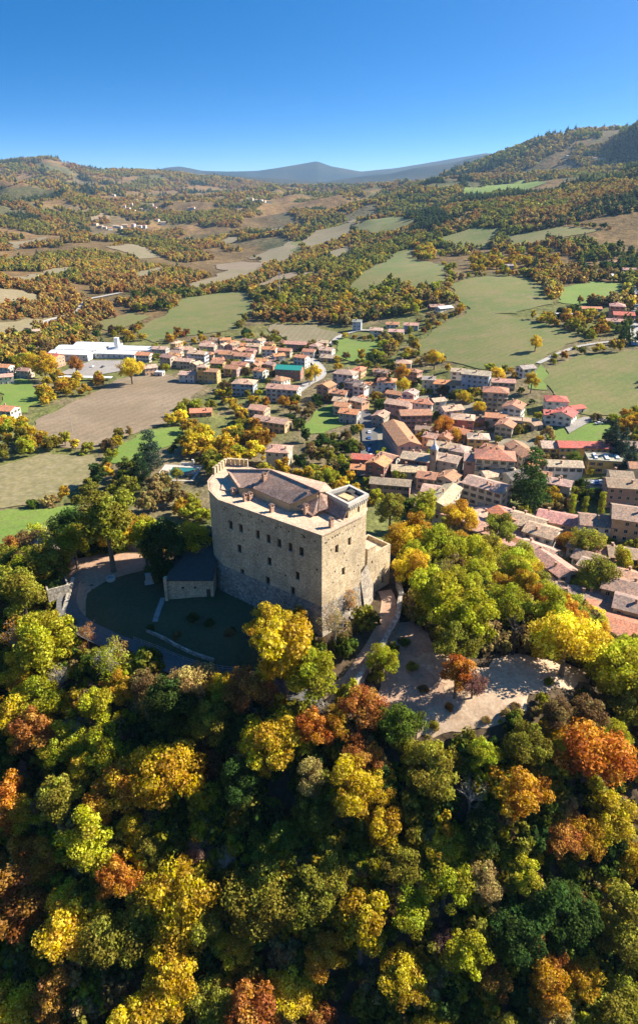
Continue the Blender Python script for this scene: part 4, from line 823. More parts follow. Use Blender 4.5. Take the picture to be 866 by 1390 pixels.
H1(393,497,19,11,-12,3,'brick red','green','gable',Z,label='brick hall with a bright green metal roof',chim=0,name='hall',cat='hall'); H1(385,523,21,10,-14,3,'white','pinkish','gable',Z,balc=1); H1(381,512,10,9,55,3,'white','terracotta','hip',Z); H1(332,516,15,11,-10,3,'pale blue','tan','hip',Z); H1(369,567,21,9,-24,2,'peach','pinkish','gable','in the orchard gardens',label='long two-storey house with pinkish roof in the orchard gardens'); H1(352,551,10,9,-20,3,'peach','pinkish','gable','in the orchard gardens'); H1(379,606,11,10,-10,3,'cream','pinkish','hip','',label='cream villa with shuttered windows and pinkish hipped roof behind the castle')
H1(444,472,11,9,-20,2,'white','tan','gable',Z); H1(447,482,13,9,-20,1,'stone','tan','gable',Z)
Z = 'in the western quarter'
for r in [(402,464,19,9,-14,2,'pink','pinkish','gable'),(366,471,12,9,-12,2,'white','orange','gable'),(378,480,9,8,20,2,'white','orange','gable'),(387,473,11,8,-14,2,'beige','terracotta','gable'),(316,497,11,9,-20,2,'pink','terracotta','gable'),(326,492,12,9,-16,2,'beige','terracotta','gable'),(354,500,9,8,-30,2,'white','orange','gable'),(331,480,14,10,-10,2,'white','terracotta','gable'),(315,463,11,9,-14,2,'white','orange','hip'),(329,466,10,8,-14,2,'salmon','orange','gable'),(345,467,12,9,-14,2,'beige','tan','gable'),(306,459,10,8,10,2,'white','orange','gable'),(310,478,14,9,-14,2,'beige','terracotta','gable'),(218,471,13,9,-12,2,'grey','tan','gable'),(229,482,11,9,-30,3,'beige','brown','gable'),(250,487,15,9,-18,2,'beige','tan','gable'),(269,477,15,9,-16,3,'pale blue','tan','gable'),(283,467,14,9,-14,2,'beige','tan','gable'),(256,505,12,9,-12,2,'white','tan','gable'),(276,495,7,7,-10,4,'yellow','tan','hip'),(288,501,10,8,-12,3,'ochre','terracotta','gable'),(303,476,12,9,-14,2,'beige','pinkish','gable'),(340,488,8,7,-14,1,'white','white','flat'),(296,486,9,8,20,2,'white','terracotta','gable'),(240,476,9,8,-14,2,'beige','brown','gable'),(258,472,9,7,-14,2,'white','tan','gable'),(292,459,9,8,-14,2,'beige','brown','gable'),(356,487,9,7,-14,2,'beige','orange','gable'),(420,474,10,8,-14,2,'white','terracotta','gable')]:
    H1(*r, Z)
H1(196,479,12,9,-10,2,'white','orange','gable','beside the white factory'); H1(203,496,10,9,30,2,'peach','tan','gable','beside the white factory'); H1(217,503,6,5,-10,1,'white','white','flat','beside the ploughed field',chim=0); H1(273,555,13,8,8,1,'salmon','orange','gable','below the ploughed field',label='low salmon bungalow with orange roof below the ploughed field')
H1(72,481,14,11,-20,3,'salmon','red','gable','beside the white factory',label='salmon three-storey house with red roof beside the white factory'); H1(47,447,10,8,30,2,'white','tan','gable','beside the dry western field'); H1(47,472,9,7,-10,1,'white','brown','gable','in the western trees')
H1(6,495,12,9,-10,2,'white','orange','gable','in the western trees'); H1(8,508,10,8,20,2,'white','tan','gable','in the western trees'); H1(34,500,10,8,-12,2,'beige','brown','gable','in the western trees'); H1(8,552,13,10,-12,2,'white','orange','gable','west of the ploughed field',label='white house with orange roof west of the ploughed field')
Z = 'in the hamlet above the pasture'
H1(485,434,8,8,-10,3,'pale blue','grey','gable',Z); H1(511,445,11,9,-14,2,'white','tan','gable',Z); H1(533,437,12,9,-10,1,'white','terracotta','gable',Z); H1(538,447,13,9,-14,2,'beige','tan','gable',Z); H1(558,438,13,9,-10,2,'pale blue','pinkish','gable',Z); H1(592,413,15,9,14,1,'brick red','brown','gable',Z); H1(603,415,16,8,30,1,'white','white','gable',Z,chim=0)
H1(838,412,14,12,70,3,'salmon','pinkish','hip','',label='tall salmon villa with stepped roofs beside the upper road'); H1(846,424,16,11,-14,2,'salmon','red','gable','',label='salmon lower wing with red roof joined to the upper villa'); H1(835,433,14,9,-20,1,'white','pinkish','gable','below the upper villa'); H1(800,416,20,7,-6,1,'pale blue','orange','gable','',label='long low hall with orange roof beside the green playing field',chim=0); H1(775,424,26,6,-8,1,'white','white','flat','',label='long white flat-roofed hall beside the green playing field',chim=0)
Z = 'in the trees above the playing field'
H1(855,364,16,9,-10,2,'white','pinkish','gable',Z); H1(834,354,11,8,-10,1,'beige','terracotta','gable',Z); H1(813,366,13,9,-10,1,'beige','tan','gable',Z); H1(832,372,10,8,10,1,'white','white','gable',Z); H1(690,359,10,8,10,2,'pale blue','grey','gable',Z); H1(758,362,10,8,0,1,'white','tan','gable',Z)
# infill: small old houses packed along the lanes
rin = random.Random(31); nin = 0; tin = 0
INF = [[(505,590),(560,580),(640,595),(735,610),(735,660),(640,690),(600,690),(505,650)], [(640,690),(700,685),(770,700),(866,730),(866,820),(790,815),(730,760),(680,728)], [(430,495),(560,500),(600,545),(720,545),(700,590),(560,585),(460,560)], [(210,470),(300,458),(440,462),(420,490),(340,500),(230,495)]]
while nin < 46 and tin < 1500:
    tin += 1; q = INF[(0, 0, 1, 1, 2, 3)[tin % 6]]; px = rin.uniform(min(p[0] for p in q), max(p[0] for p in q)); py = rin.uniform(min(p[1] for p in q), max(p[1] for p in q))
    if not bool(inside(q, np.array([px]), np.array([py]))[0]): continue
    p = ground(px, py, 5, 150); L_, W_h = rin.uniform(7, 11), rin.uniform(6, 8); ro_ = rin.choice((-24, -30, 60, 65, -14, -40)); a = math.radians(ro_)
    bad = False
    for hx, hy, hl, hw, ha in HOUSES:
        for s1 in (-1, 0, 1):
            for s2 in (-1, 0, 1):
                ox, oy = rot2(s1*L_/2, s2*W_h/2, a); u, v = rot2(p.x+ox-hx, p.y+oy-hy, -ha)
                if abs(u) < hl+.6 and abs(v) < hw+.6: bad = True
    if bad or 626 < px < 642 and py < 690 or 490 < px < 510 or 700 < px < 770 and 640 < py < 685: continue
    nin += 1; house(p, L_, W_h, ro_, rin.choice((1, 2, 2, 3)), rin.choice(('white', 'cream', 'beige', 'pink', 'stone', 'peach', 'salmon', 'ochre', 'white')), rin.choice(('tan', 'terracotta', 'pinkish', 'brown', 'orange')), rin.choice(('gable', 'gable', 'hip')), ('squeezed between the old village houses', 'in the lower lanes', 'on the northern slope gardens', 'squeezed into the western quarter')[INF.index(q)])
# white factory
fp = ground(98, 478, 6, 200); fa = math.radians(-8)
fac = empty('factory', (fp.x, fp.y, height(fp.x, fp.y)), fa, label='white factory complex with low sheet roofs beside the car park', cat='factory', kind='thing')
def fblock(x, y, L, W, h, nm='hall_wall'):
    MB().box(x-L/2, y-W/2, -4, x+L/2, y+W/2, h).build(nm, M_PLASTER, fac, color=(.66, .66, .66))
    MB().slab([(x-L/2-.4, y-W/2-.4, h), (x+L/2+.4, y-W/2-.4, h), (x+L/2+.4, y, h+1.6), (x-L/2-.4, y, h+1.6)], .2).slab([(x+L/2+.4, y+W/2+.4, h), (x-L/2-.4, y+W/2+.4, h), (x-L/2-.4, y, h+1.602), (x+L/2+.4, y, h+1.602)], .2).build('roof', M_CANVAS, fac)
    for k in range(int(L/5)): link('window', WIN[3], fac, (x-L/2+2.5+k*5, y-W/2, h-2.6))
for b in ((0, 0, 36, 16, 6), (2, 17, 44, 16, 6.5), (8, 34, 40, 16, 6), (37, 10, 36, 14, 5), (44, 26, 46, 16, 5.5)): fblock(*b)
MB().box(30, 20, -2, 33.5, 23.5, 15).build('tower', M_PLASTER, fac, color=(.7, .7, .7)); HOUSES.append((fp.x+20, fp.y+15, 45, 30, fa))
tp = ground(110, 511, 3, 200); cn = empty('parking_canopy', (tp.x, tp.y, height(tp.x, tp.y)), math.radians(-4), label='long white flat canopy along the factory car park', cat='canopy')
MB().box(-24, -2.5, 2.6, 24, 2.5, 2.9).build('canopy_roof', M_CANVAS, cn)
for k in range(9): MB().box(-23.6+k*5.87, -2.2, -2, -23.4+k*5.87, -2.0, 2.6).build('post', M_METAL, cn)
# bell turret with its white spire
p = ground(589, 612, 13, 150); bt = empty('bell_turret', (p.x, p.y, height(p.x, p.y)), math.radians(-24), label='slim stone bell turret with a white pointed spire', cat='tower')
m = MB(); facade(m, (-1.5, -1.5), (1.5, -1.5), -3, 14, [(1.5, 12.2, .9, 1.9)], .4); facade(m, (1.5, -1.5), (1.5, 1.5), -3, 14, [(1.5, 12.2, .9, 1.9)], .4); facade(m, (1.5, 1.5), (-1.5, 1.5), -3, 14, [(1.5, 12.2, .9, 1.9)], .4); facade(m, (-1.5, 1.5), (-1.5, -1.5), -3, 14, [(1.5, 12.2, .9, 1.9)], .4); m.build('shaft', M_PLASTER, bt, fix=False, color=WC['stone'])
MB().box(-1.8, -1.8, 14, 1.8, 1.8, 14.3).build('cornice', M_CONC, bt); MB().add([(-1.6, -1.6, 14.3), (1.6, -1.6, 14.3), (1.6, 1.6, 14.3), (-1.6, 1.6, 14.3), (-.5, -.5, 16.2), (.5, -.5, 16.2), (.5, .5, 16.2), (-.5, .5, 16.2), (0, 0, 20)], [(0, 1, 5, 4), (1, 2, 6, 5), (2, 3, 7, 6), (3, 0, 4, 7), (4, 5, 8), (5, 6, 8), (6, 7, 8), (7, 4, 8), (3, 2, 1, 0)]).build('spire', M_CANVAS, bt)
for s_ in (0, 1, 2, 3): x_, y_ = rot2(0, -1.12, s_*math.pi/2); MB().box(-.45, -.03, 11.25, .45, .03, 13.15).build('louvre', M_WOOD, bt, (x_, y_, 0), s_*math.pi/2)
# far hamlets: small white and tan houses on the hillsides
rs = random.Random(11)
FARH = [(124,255),(131,258),(150,264),(155,266),(169,282),(175,285),(182,287),(187,289),(192,285),(178,279),(186,274),(203,264),(206,280),(211,283),(196,290),(258,285),(262,284),(336,271),(342,272),(348,273),(354,274),(359,275),(365,276),(131,306),(138,309),(143,311),(150,312),(158,309),(163,310),(170,309),(176,310),(182,308),(190,309),(197,310),(248,266),(252,262),(806,217),(812,216),(818,218),(770,213),(214,300),(222,305)]
for i, (px, py) in enumerate(FARH):
    p = ground(px, py, 0, 900); D = math.hypot(p.x, p.y); zone = 'in the hamlet high on the far hillside' if px < 300 and py < 300 else 'in the nearer hillside hamlet' if px < 300 else 'in the row across the far valley' if px < 500 else 'on the far eastern ridge'
    g_ = 'houses '+zone; k = rs.choice(('white', 'white', 'cream'))
    house(p, rs.uniform(11, 17), rs.uniform(9, 11), rs.uniform(-30, 30), rs.choice((2, 3)), k, rs.choice(('tan', 'terracotta')), 'gable', '', label=f'tiny {k} house {zone}', group=f'{k} '+g_, wins=False, chim=0, detail=False, base=8)

# ------------------------------------------------------------------ trees
def leaf_mat(name, src):
    m, nt, N, L, B = newmat(name); N.remove(B); out = N['Material Output']
    if src == 'object': oi = N.new('ShaderNodeObjectInfo'); base = oi.outputs['Color']
    else: at = N.new('ShaderNodeAttribute'); at.attribute_type = 'INSTANCER'; at.attribute_name = 'tint'; base = at.outputs['Color']
    a1 = N.new('ShaderNodeAttribute'); a1.attribute_name = 'lobe'; a2 = N.new('ShaderNodeAttribute'); a2.attribute_name = 'leaf'
    hs = N.new('ShaderNodeHueSaturation'); L.new(base, hs.inputs['Color'])
    def lin(src_, a, b):
        mr = N.new('ShaderNodeMapRange'); mr.inputs['To Min'].default_value = a; mr.inputs['To Max'].default_value = b; L.new(src_, mr.inputs['Value']); return mr.outputs[0]
    L.new(lin(a1.outputs['Fac'], .487, .535), hs.inputs['Hue']); L.new(lin(a2.outputs['Fac'], .6, 1.5), hs.inputs['Value']); L.new(lin(a2.outputs['Fac'], 1.08, .9), hs.inputs['Saturation'])
    c = mixc(N, L, 1.0, hs.outputs[0], ramp(N, L, a1.outputs['Fac'], [(0, G3(.72)), (1, G3(1.2))]).outputs[0], 'MULTIPLY')
    d = N.new('ShaderNodeBsdfDiffuse'); t = N.new('ShaderNodeBsdfTranslucent'); L.new(c, d.inputs[0]); L.new(c, t.inputs[0])
    mx = N.new('ShaderNodeMixShader'); mx.inputs[0].default_value = .48; L.new(d.outputs[0], mx.inputs[1]); L.new(t.outputs[0], mx.inputs[2]); L.new(mx.outputs[0], out.inputs[0]); return m
M_LEAF = leaf_mat('leaves', 'object'); M_LEAFI = leaf_mat('leaves_far', 'inst')
def leaves_mesh(name, cen, nor, size, lobe, leafv, mat, rs, extra=None):
    """one diamond-shaped face per leaf spray"""
    n = len(cen); rnd = rs.normal(size=(n, 3)); u = np.cross(nor, rnd); u /= np.linalg.norm(u, axis=1)[:, None]+1e-9; v = np.cross(nor, u)
    s = size[:, None]; asp = rs.uniform(.55, .95, n)[:, None]
    q = np.stack([cen-u*s, cen-v*s*asp+nor*s*.18, cen+u*s, cen+v*s*asp+nor*s*.18], 1).reshape(-1, 3)
    me = bpy.data.meshes.new(name); me.vertices.add(4*n); me.vertices.foreach_set('co', q.ravel().astype(np.float32))
    me.loops.add(4*n); me.loops.foreach_set('vertex_index', np.arange(4*n, dtype=np.int32)); me.polygons.add(n); me.polygons.foreach_set('loop_start', np.arange(0, 4*n, 4, dtype=np.int32)); me.update(calc_edges=True)
    for nm, val in (('lobe', lobe), ('leaf', leafv)):
        a = me.attributes.new(nm, 'FLOAT', 'FACE'); a.data.foreach_set('value', val.astype(np.float32))
    me.materials.append(mat); return me
def crown_pts(rs, nl, n, shape):
    """lobes spread over an uneven crown; leaves sit on the outer shells of the lobes"""
    L_ = []; k = 0
    bl = rs.normal(size=(5, 3)); bl /= np.linalg.norm(bl, axis=1)[:, None]; ba = rs.uniform(-.42, .34, 5)
    while len(L_) < nl and k < 4000:
        k += 1; d = rs.normal(size=3); d /= np.linalg.norm(d)
        if shape == 'oak':
            if d[2] < -.6: continue
            r = rs.uniform(.34, 1.0); c = d*r*np.array([1, 1, .92]); rl = rs.uniform(.13, .27)
        elif shape == 'tall':
            if d[2] < -.75: continue
            r = rs.uniform(.3, 1.0); c = d*r*np.array([.8, .8, 1.2]); rl = rs.uniform(.12, .26)
        elif shape == 'poplar':
            zz = rs.uniform(-1.6, 1.9); rr = .42*(1-((zz-.0)/2.1)**2)**.5*rs.uniform(.3, .9); a = rs.uniform(0, 6.28); c = np.array([rr*math.cos(a), rr*math.sin(a), zz]); rl = rs.uniform(.16, .26)
        elif shape == 'bush':
            if d[2] < -.1: continue
            r = rs.uniform(.3, .8); c = d*r*np.array([1, 1, .75]); rl = rs.uniform(.22, .38)
        elif shape == 'cone':
            zz = rs.uniform(-1.2, 1.9); w = (1.95-zz)/3.2; a = rs.uniform(0, 6.28); rr = w*rs.uniform(.5, .95); c = np.array([rr*math.cos(a), rr*math.sin(a), zz]); rl = .12+.16*w
        elif shape == 'cedar':
            t = rs.integers(0, 7); zz = -1.0+t*.42+rs.uniform(-.06, .06); w = (1-(t/7.5)**1.4); a = rs.uniform(0, 6.28); rr = w*rs.uniform(.25, .95); c = np.array([rr*math.cos(a), rr*math.sin(a), zz-.12*rr]); rl = rs.uniform(.18, .3)
        if shape in ('oak', 'tall'): c = c*(1+np.sum(ba*np.clip(bl@d, 0, 1)**3))
        if L_ and min(np.linalg.norm(c-q[0])/(q[1]+rl) for q in L_) < .42: continue
        L_.append((c, rl, rs.uniform(0, 1)))
    C = np.array([q[0] for q in L_]); R = np.array([q[1] for q in L_]); V = np.array([q[2] for q in L_])
    w = R**2/np.sum(R**2); li = rs.choice(len(L_), n, p=w); d = rs.normal(size=(n, 3)); d /= np.linalg.norm(d, axis=1)[:, None]
    flat = np.array([1, 1, .45]) if shape == 'cedar' else np.array([1, 1, .85])
    p = C[li]+d*flat*(R[li]*(1.36-.78*rs.uniform(0, 1, n)**1.35))[:, None]
    inn = np.zeros(n, bool)
    for c, r in zip(C, R): inn |= np.linalg.norm((p-c)/flat, axis=1) < .62*r
    keep = ~inn | (rs.uniform(size=n) < .12)
    p, d, li = p[keep], d[keep], li[keep]; og = p/ (np.linalg.norm(p, axis=1)[:, None]+1e-6)
    nor = d*.75+og*.35+rs.normal(size=p.shape)*.6+np.array([0, 0, .18]); nor /= np.linalg.norm(nor, axis=1)[:, None]
    return p, nor, V[li], C, R
def trunk_mesh(name, rs, C, R, zc, mat, n_l=9, base_r=.085, dead=False, sides=6):
    m = MB(); pyr = random.Random(int(rs.integers(1, 1e6)))
    top = Vector((pyr.uniform(-.08, .08), pyr.uniform(-.08, .08), zc+.15)); pts = [Vector((0, 0, -.25)), Vector((0, 0, .1)), Vector((pyr.uniform(-.05, .05), pyr.uniform(-.05, .05), zc*.55)), top]; rad = [base_r*1.5, base_r, base_r*.75, base_r*.4]
    for i in range(3): m.tube(pts[i], pts[i+1], rad[i], rad[i+1], sides)
    order = list(range(len(C))); pyr.shuffle(order)
    for i in order[:n_l]:
        e = Vector(C[i])+Vector((0, 0, zc)); s = pts[2].lerp(top, pyr.uniform(-.3, .9)); mid = s.lerp(e, .5)+Vector((pyr.uniform(-.06, .06), pyr.uniform(-.06, .06), pyr.uniform(-.02, .1)))
        m.tube(s, mid, base_r*.42, base_r*.26, 5); m.tube(mid, e, base_r*.26, base_r*.08, 5)
        if dead:
            for k in range(5):
                a = mid.lerp(e, pyr.uniform(0, 1)); b = a+Vector((pyr.gauss(0, .25), pyr.gauss(0, .25), pyr.uniform(-.02, .4))); m.tube(a, b, base_r*.14, base_r*.03, 4)
                for q in range(2): c = a.lerp(b, pyr.uniform(.3, 1)); m.tube(c, c+Vector((pyr.gauss(0, .14), pyr.gauss(0, .14), pyr.uniform(0, .22))), base_r*.07, base_r*.02, 3)
    return m.mesh(name, mat, fix=False)
PROTO = {}
def make_proto(key, shape, seed, nl, n, size, zc, lod, mat=None, trunk=M_BARK, sparse=1.0, base_r=.085, dead=False, n_l=9):
    rs = np.random.default_rng(seed); p, nor, lv, C, R = crown_pts(rs, nl, n, shape)
    if sparse < 1: k = rs.uniform(size=len(p)) < sparse; p, nor, lv = p[k], nor[k], lv[k]
    p = p+np.array([0, 0, zc]); sz = size*rs.uniform(.55, 1.35, len(p))
    cm = leaves_mesh('crown', p, nor, sz, lv, rs.uniform(size=len(p)), mat or M_LEAF, rs) if len(p) else None
    PROTO.setdefault(key, []).append((trunk_mesh('trunk', rs, C, R, zc, trunk, n_l, base_r, dead), cm))
for i in range(7): make_proto('oak', 'oak', 100+i, 48+4*i, 10500, .042, 1.42, 0, n_l=12)
for i in range(3): make_proto('tall', 'tall', 200+i, 48, 9600, .042, 1.75, 0, n_l=12)
for i in range(3): make_proto('bush', 'bush', 300+i, 18, 3600, .062, .45, 0, base_r=.06)
for i in range(3): make_proto('sparse', 'tall', 400+i, 34, 3400, .036, 1.75, 0, trunk=M_BARKPALE, sparse=.55, base_r=.05, dead=True, n_l=20)
for i in range(2): make_proto('bare', 'oak', 500+i, 30, 300, .03, 1.6, 0, trunk=M_BARKPALE, sparse=.5, base_r=.05, dead=True, n_l=24)
make_proto('snag', 'oak', 611, 10, 10, .02, 1.5, 0, trunk=M_BARKDEAD, sparse=0.0, base_r=.10, dead=True, n_l=7)
make_proto('poplar', 'poplar', 700, 40, 4200, .05, 1.9, 0, base_r=.05)
make_proto('cone', 'cone', 800, 46, 5200, .055, 1.5, 0, base_r=.06); make_proto('cedar', 'cedar', 810, 60, 6800, .05, 1.5, 0, base_r=.09)
for i in range(5): make_proto('mid', 'oak', 900+i, 30, 1900, .095, .88, 1)
for i in range(2): make_proto('midtall', 'tall', 920+i, 30, 1800, .095, 1.15, 1)
make_proto('midcone', 'cone', 930, 30, 1300, .105, 1.45, 1); make_proto('midpoplar', 'poplar', 940, 30, 1100, .1, 1.9, 1); make_proto('midbush', 'bush', 950, 14, 800, .13, .42, 1)
TC = {'golden': (.47, .30, .016), 'bright yellow': (.56, .38, .022), 'lime': (.34, .31, .018), 'green': (.12, .15, .018), 'dark green': (.055, .088, .018), 'olive': (.235, .205, .026), 'amber': (.42, .20, .018), 'orange': (.44, .155, .02), 'rust': (.32, .125, .03), 'tan': (.34, .235, .085), 'mauve': (.21, .105, .085), 'brown': (.19, .12, .045), 'conifer': (.03, .058, .022), 'blue-green': (.04, .07, .045)}
KN = {'cone': 'fir_tree', 'midcone': 'fir_tree', 'cedar': 'cedar_tree', 'poplar': 'poplar_tree', 'midpoplar': 'poplar_tree', 'bare': 'bare_tree', 'sparse': 'thin_tree', 'snag': 'dead_tree', 'midbush': 'shrub', 'bush': 'shrub'}
TREES = []                                             # (x, y, R)
def jitter(c, rs, a=.06):
    k = rs.uniform(.82, 1.15); return tuple(max(.005, v*k*rs.uniform(1-a, 1+a)) for v in c)
def plant(p, R, colour, proto, zone, zs=1.0, label=None, name=None, cat=None, rs=random, kindw=None, lean=0):
    name = name or KN.get(proto, 'broadleaf_tree'); cat = cat or KN.get(proto, 'tree').replace('_', ' ')
    tr, cm = rs.choice(PROTO[proto]); z = height(p[0], p[1])
    root = empty(name, (p[0], p[1], z-.1)); root.scale = (R, R, R*zs); root.rotation_euler = (lean*rs.uniform(-1, 1), lean*rs.uniform(-1, 1), rs.uniform(0, 6.28))
    link('trunk', tr, root)
    if cm is not None: link('crown', cm, root, color=jitter([min(v*1.22, .7) for v in TC[colour]], rs))
    h = R*zs*2.4; size = 'large' if R > 6.2 else 'small' if R < 4.0 else 'fairly large' if R > 5.1 else 'medium'
    kindw = kindw or {'bare': 'leafless tree', 'sparse': 'thin-leaved tree', 'midcone': 'fir', 'midpoplar': 'poplar', 'midbush': 'shrub'}.get(proto, 'broadleaf tree')
    form = {'oak': 'spreading ', 'tall': 'upright '}.get(proto, '')
    lab = label or f'{size} {form}{colour} {kindw} {zone}'
    setp(root, lab, cat, f'{colour} trees {zone}', 'thing'); TREES.append((p[0], p[1], R)); USED.setdefault(lab, []).append(root); return root
ZC = {'oak': 1.42, 'tall': 1.75, 'bush': .45, 'sparse': 1.75, 'bare': 1.6, 'snag': 1.5, 'poplar': 1.9, 'cone': 1.5, 'cedar': 1.5, 'mid': .88, 'midtall': 1.15, 'midcone': 1.45, 'midpoplar': 1.9, 'midbush': .42}
def zone_of(x, y):
    r = math.hypot(x, y)
    if y < 84: return 'low on the slope beneath the castle road' if x < -26 else 'low on the slope beneath the castle corner' if x < 18 else 'low on the slope beneath the gravel clearing'
    if y < 103 and x < -18: return 'below the retaining wall'
    if y < 103 and x < 14: return 'in front of the castle corner'
    if y < 103: return 'below the gravel clearing'
    if x > 26 and y < 128: return 'around the gravel clearing'
    if x > 5 and r < 225: return 'on the wooded slope between castle and village'
    if x < -62 and r < 190: return 'west of the castle yard'
    if r < 190 and y < 112: return 'beside the castle road'
    if r < 225: return 'behind the castle yard'
    if x < -60: return 'in the western valley'
    if r < 330: return 'in the gardens behind the castle' if x < 20 else 'among the village houses'
    return 'in the gardens north of the village' if x > -40 else 'by the ploughed field'
def tree_px(px, py, rp, colour, proto='oak', zs=1.0, rmin=40, **k):
    R = 5.0
    for _ in range(4): p = ground(px, py, ZC[proto]*R*zs, rmin); R = rp/pxm((p.x, p.y, p.z+ZC[proto]*R*zs))
    k.setdefault('zone', zone_of(p.x, p.y)); return plant(p, R, colour, proto, zs=zs, **k)
# individually seen trees of the castle hill: crown centre, crown radius in photo pixels, colour
for t in [(385,880,56,'golden','tall'),(362,850,30,'golden'),(420,915,40,'lime'),(365,1005,42,'golden'),(455,845,26,'tan','sparse'),(475,815,16,'amber','sparse'),(60,945,30,'lime'),(60,868,40,'lime'),(30,800,38,'olive'),(20,760,26,'olive'),(35,970,34,'golden'),(85,1010,30,'lime'),(142,1012,32,'lime'),(30,1055,17,'mauve'),(80,1080,34,'olive'),
          (225,1050,48,'golden'),(120,1150,42,'lime'),(203,1150,26,'olive'),(270,1150,18,'mauve'),(308,1165,22,'tan','bare'),(242,1212,48,'golden'),(25,1232,50,'rust'),(100,1256,42,'bright yellow'),(235,1285,38,'golden'),(318,1282,28,'bright yellow'),(425,1060,28,'tan'),(432,1112,30,'green'),(355,1212,46,'olive'),(160,932,22,'amber'),(200,960,20,'amber','sparse'),(124,945,18,'mauve'),(118,860,15,'rust','sparse'),
          (340,935,32,'rust'),(328,1065,34,'dark green'),(372,1150,34,'green'),(490,958,30,'rust'),(545,985,32,'green'),(520,895,22,'lime'),(490,1022,28,'rust'),(620,912,26,'orange','tall'),(642,928,18,'mauve'),(590,1045,36,'olive'),(655,1022,24,'lime'),(715,1008,30,'olive'),(752,968,28,'brown'),(760,1005,20,'lime'),(800,1022,50,'orange'),(705,1078,40,'amber'),(832,1000,24,'lime'),(822,1112,35,'golden'),(520,1120,35,'golden'),(600,1150,24,'bright yellow'),(545,1172,30,'olive'),(702,1180,26,'lime'),(655,1130,34,'dark green'),
          (858,1172,26,'golden'),(447,1182,28,'olive'),(490,1252,45,'golden'),(440,1290,30,'amber'),(575,1226,16,'lime'),(640,1290,34,'lime'),(602,1276,20,'mauve'),(842,1262,50,'olive'),(760,1232,44,'dark green'),(700,1262,38,'dark green'),(640,1075,26,'tan','bare'),(440,960,24,'tan','bare'),(105,985,22,'tan','bare'),(80,920,20,'tan','bare'),
          (770,868,44,'bright yellow'),(842,905,44,'lime'),(800,975,30,'brown'),(862,960,34,'olive'),(145,705,46,'olive'),(192,700,30,'lime'),(216,715,34,'dark green'),(260,715,28,'golden'),(100,735,24,'lime'),(222,772,18,'dark green'),
          (590,800,42,'lime'),(560,770,26,'golden'),(640,835,38,'lime'),(690,820,30,'lime'),(600,740,30,'lime'),(550,720,26,'golden'),(530,690,22,'olive'),(650,760,30,'lime'),(700,765,26,'lime'),(625,700,24,'golden'),(575,690,22,'lime'),(680,715,22,'olive'),(620,870,30,'olive'),(730,800,26,'olive'),(740,860,22,'brown')]:
    tree_px(t[0], t[1], t[2], t[3], t[4] if len(t) > 4 else random.choice(('oak', 'oak', 'tall')))
tree_px(700, 852, 24, 'brown', 'snag', label='black dead snag with bare forked limbs beside the gravel clearing', name='dead_tree', zs=1.25)
# fill the rest of the wood
def pip(poly, x, y):
    r = False; x0, y0 = poly[-1][0], poly[-1][1]
    for q in poly:
        x1 = q[0]; y1 = q[1]
        if (y0 > y) != (y1 > y) and x < (x1-x0)*(y-y0)/(y1-y0)+x0: r = not r
        x0, y0 = x1, y1
    return r
PROT = [[(285,640),(300,628),(330,626),(475,655),(500,668),(535,735),(532,800),(440,835),(300,820),(225,815),(228,720)], [(95,765),(200,750),(225,815),(330,830),(330,880),(305,905),(230,895),(150,865),(100,835)], [(575,890),(700,888),(790,915),(760,938),(690,955),(600,985),(575,975),(605,925)], [(540,800),(545,850),(480,930),(465,935),(500,870)], [(545,850),(600,890),(605,930),(560,960),(532,940),(548,890)], [(580,960),(660,985),(610,998),(570,998)]]
KEEPOUT = [[tuple(p) for p in offs(full, 3.5)], [p[:2] for p in YARD], [p[:2] for p in LAWN], [p[:2] for p in CLEAR], [(8, 131), (18, 131), (20, 141), (8, 146)]]
RSF = random.Random(21)
def ok_fill(x, y, R, zs, proto):
    if any(pip(k, x, y) for k in KEEPOUT): return False
    for q in RD+PATH+[(-25, 111), (-38, 116.5), (-51, 122), (-14.5, 107), (8, 109.5), (12.5, 117), (15.2, 124.5)]:
        if math.hypot(q[0]-x, q[1]-y) < 3.6: return False
    if oa.x-2 < x < obb.x+1 and 125 < y < 148: return False
    for hx, hy, hl, hw, ha in HOUSES:
        u, v = rot2(x-hx, y-hy, -ha)
        if abs(u) < hl+1.5 and abs(v) < hw+1.5: return False
    z = height(x, y)+ZC[proto]*R*zs
    for k in range(9):
        a = k*.785; rr = R*.8 if k < 8 else 0; q = proj((x+math.cos(a)*rr, y, z+math.sin(a)*rr))
        if any(pip(pp, *q) for pp in PROT): return False
    return True
cnt = 0; tries = 0
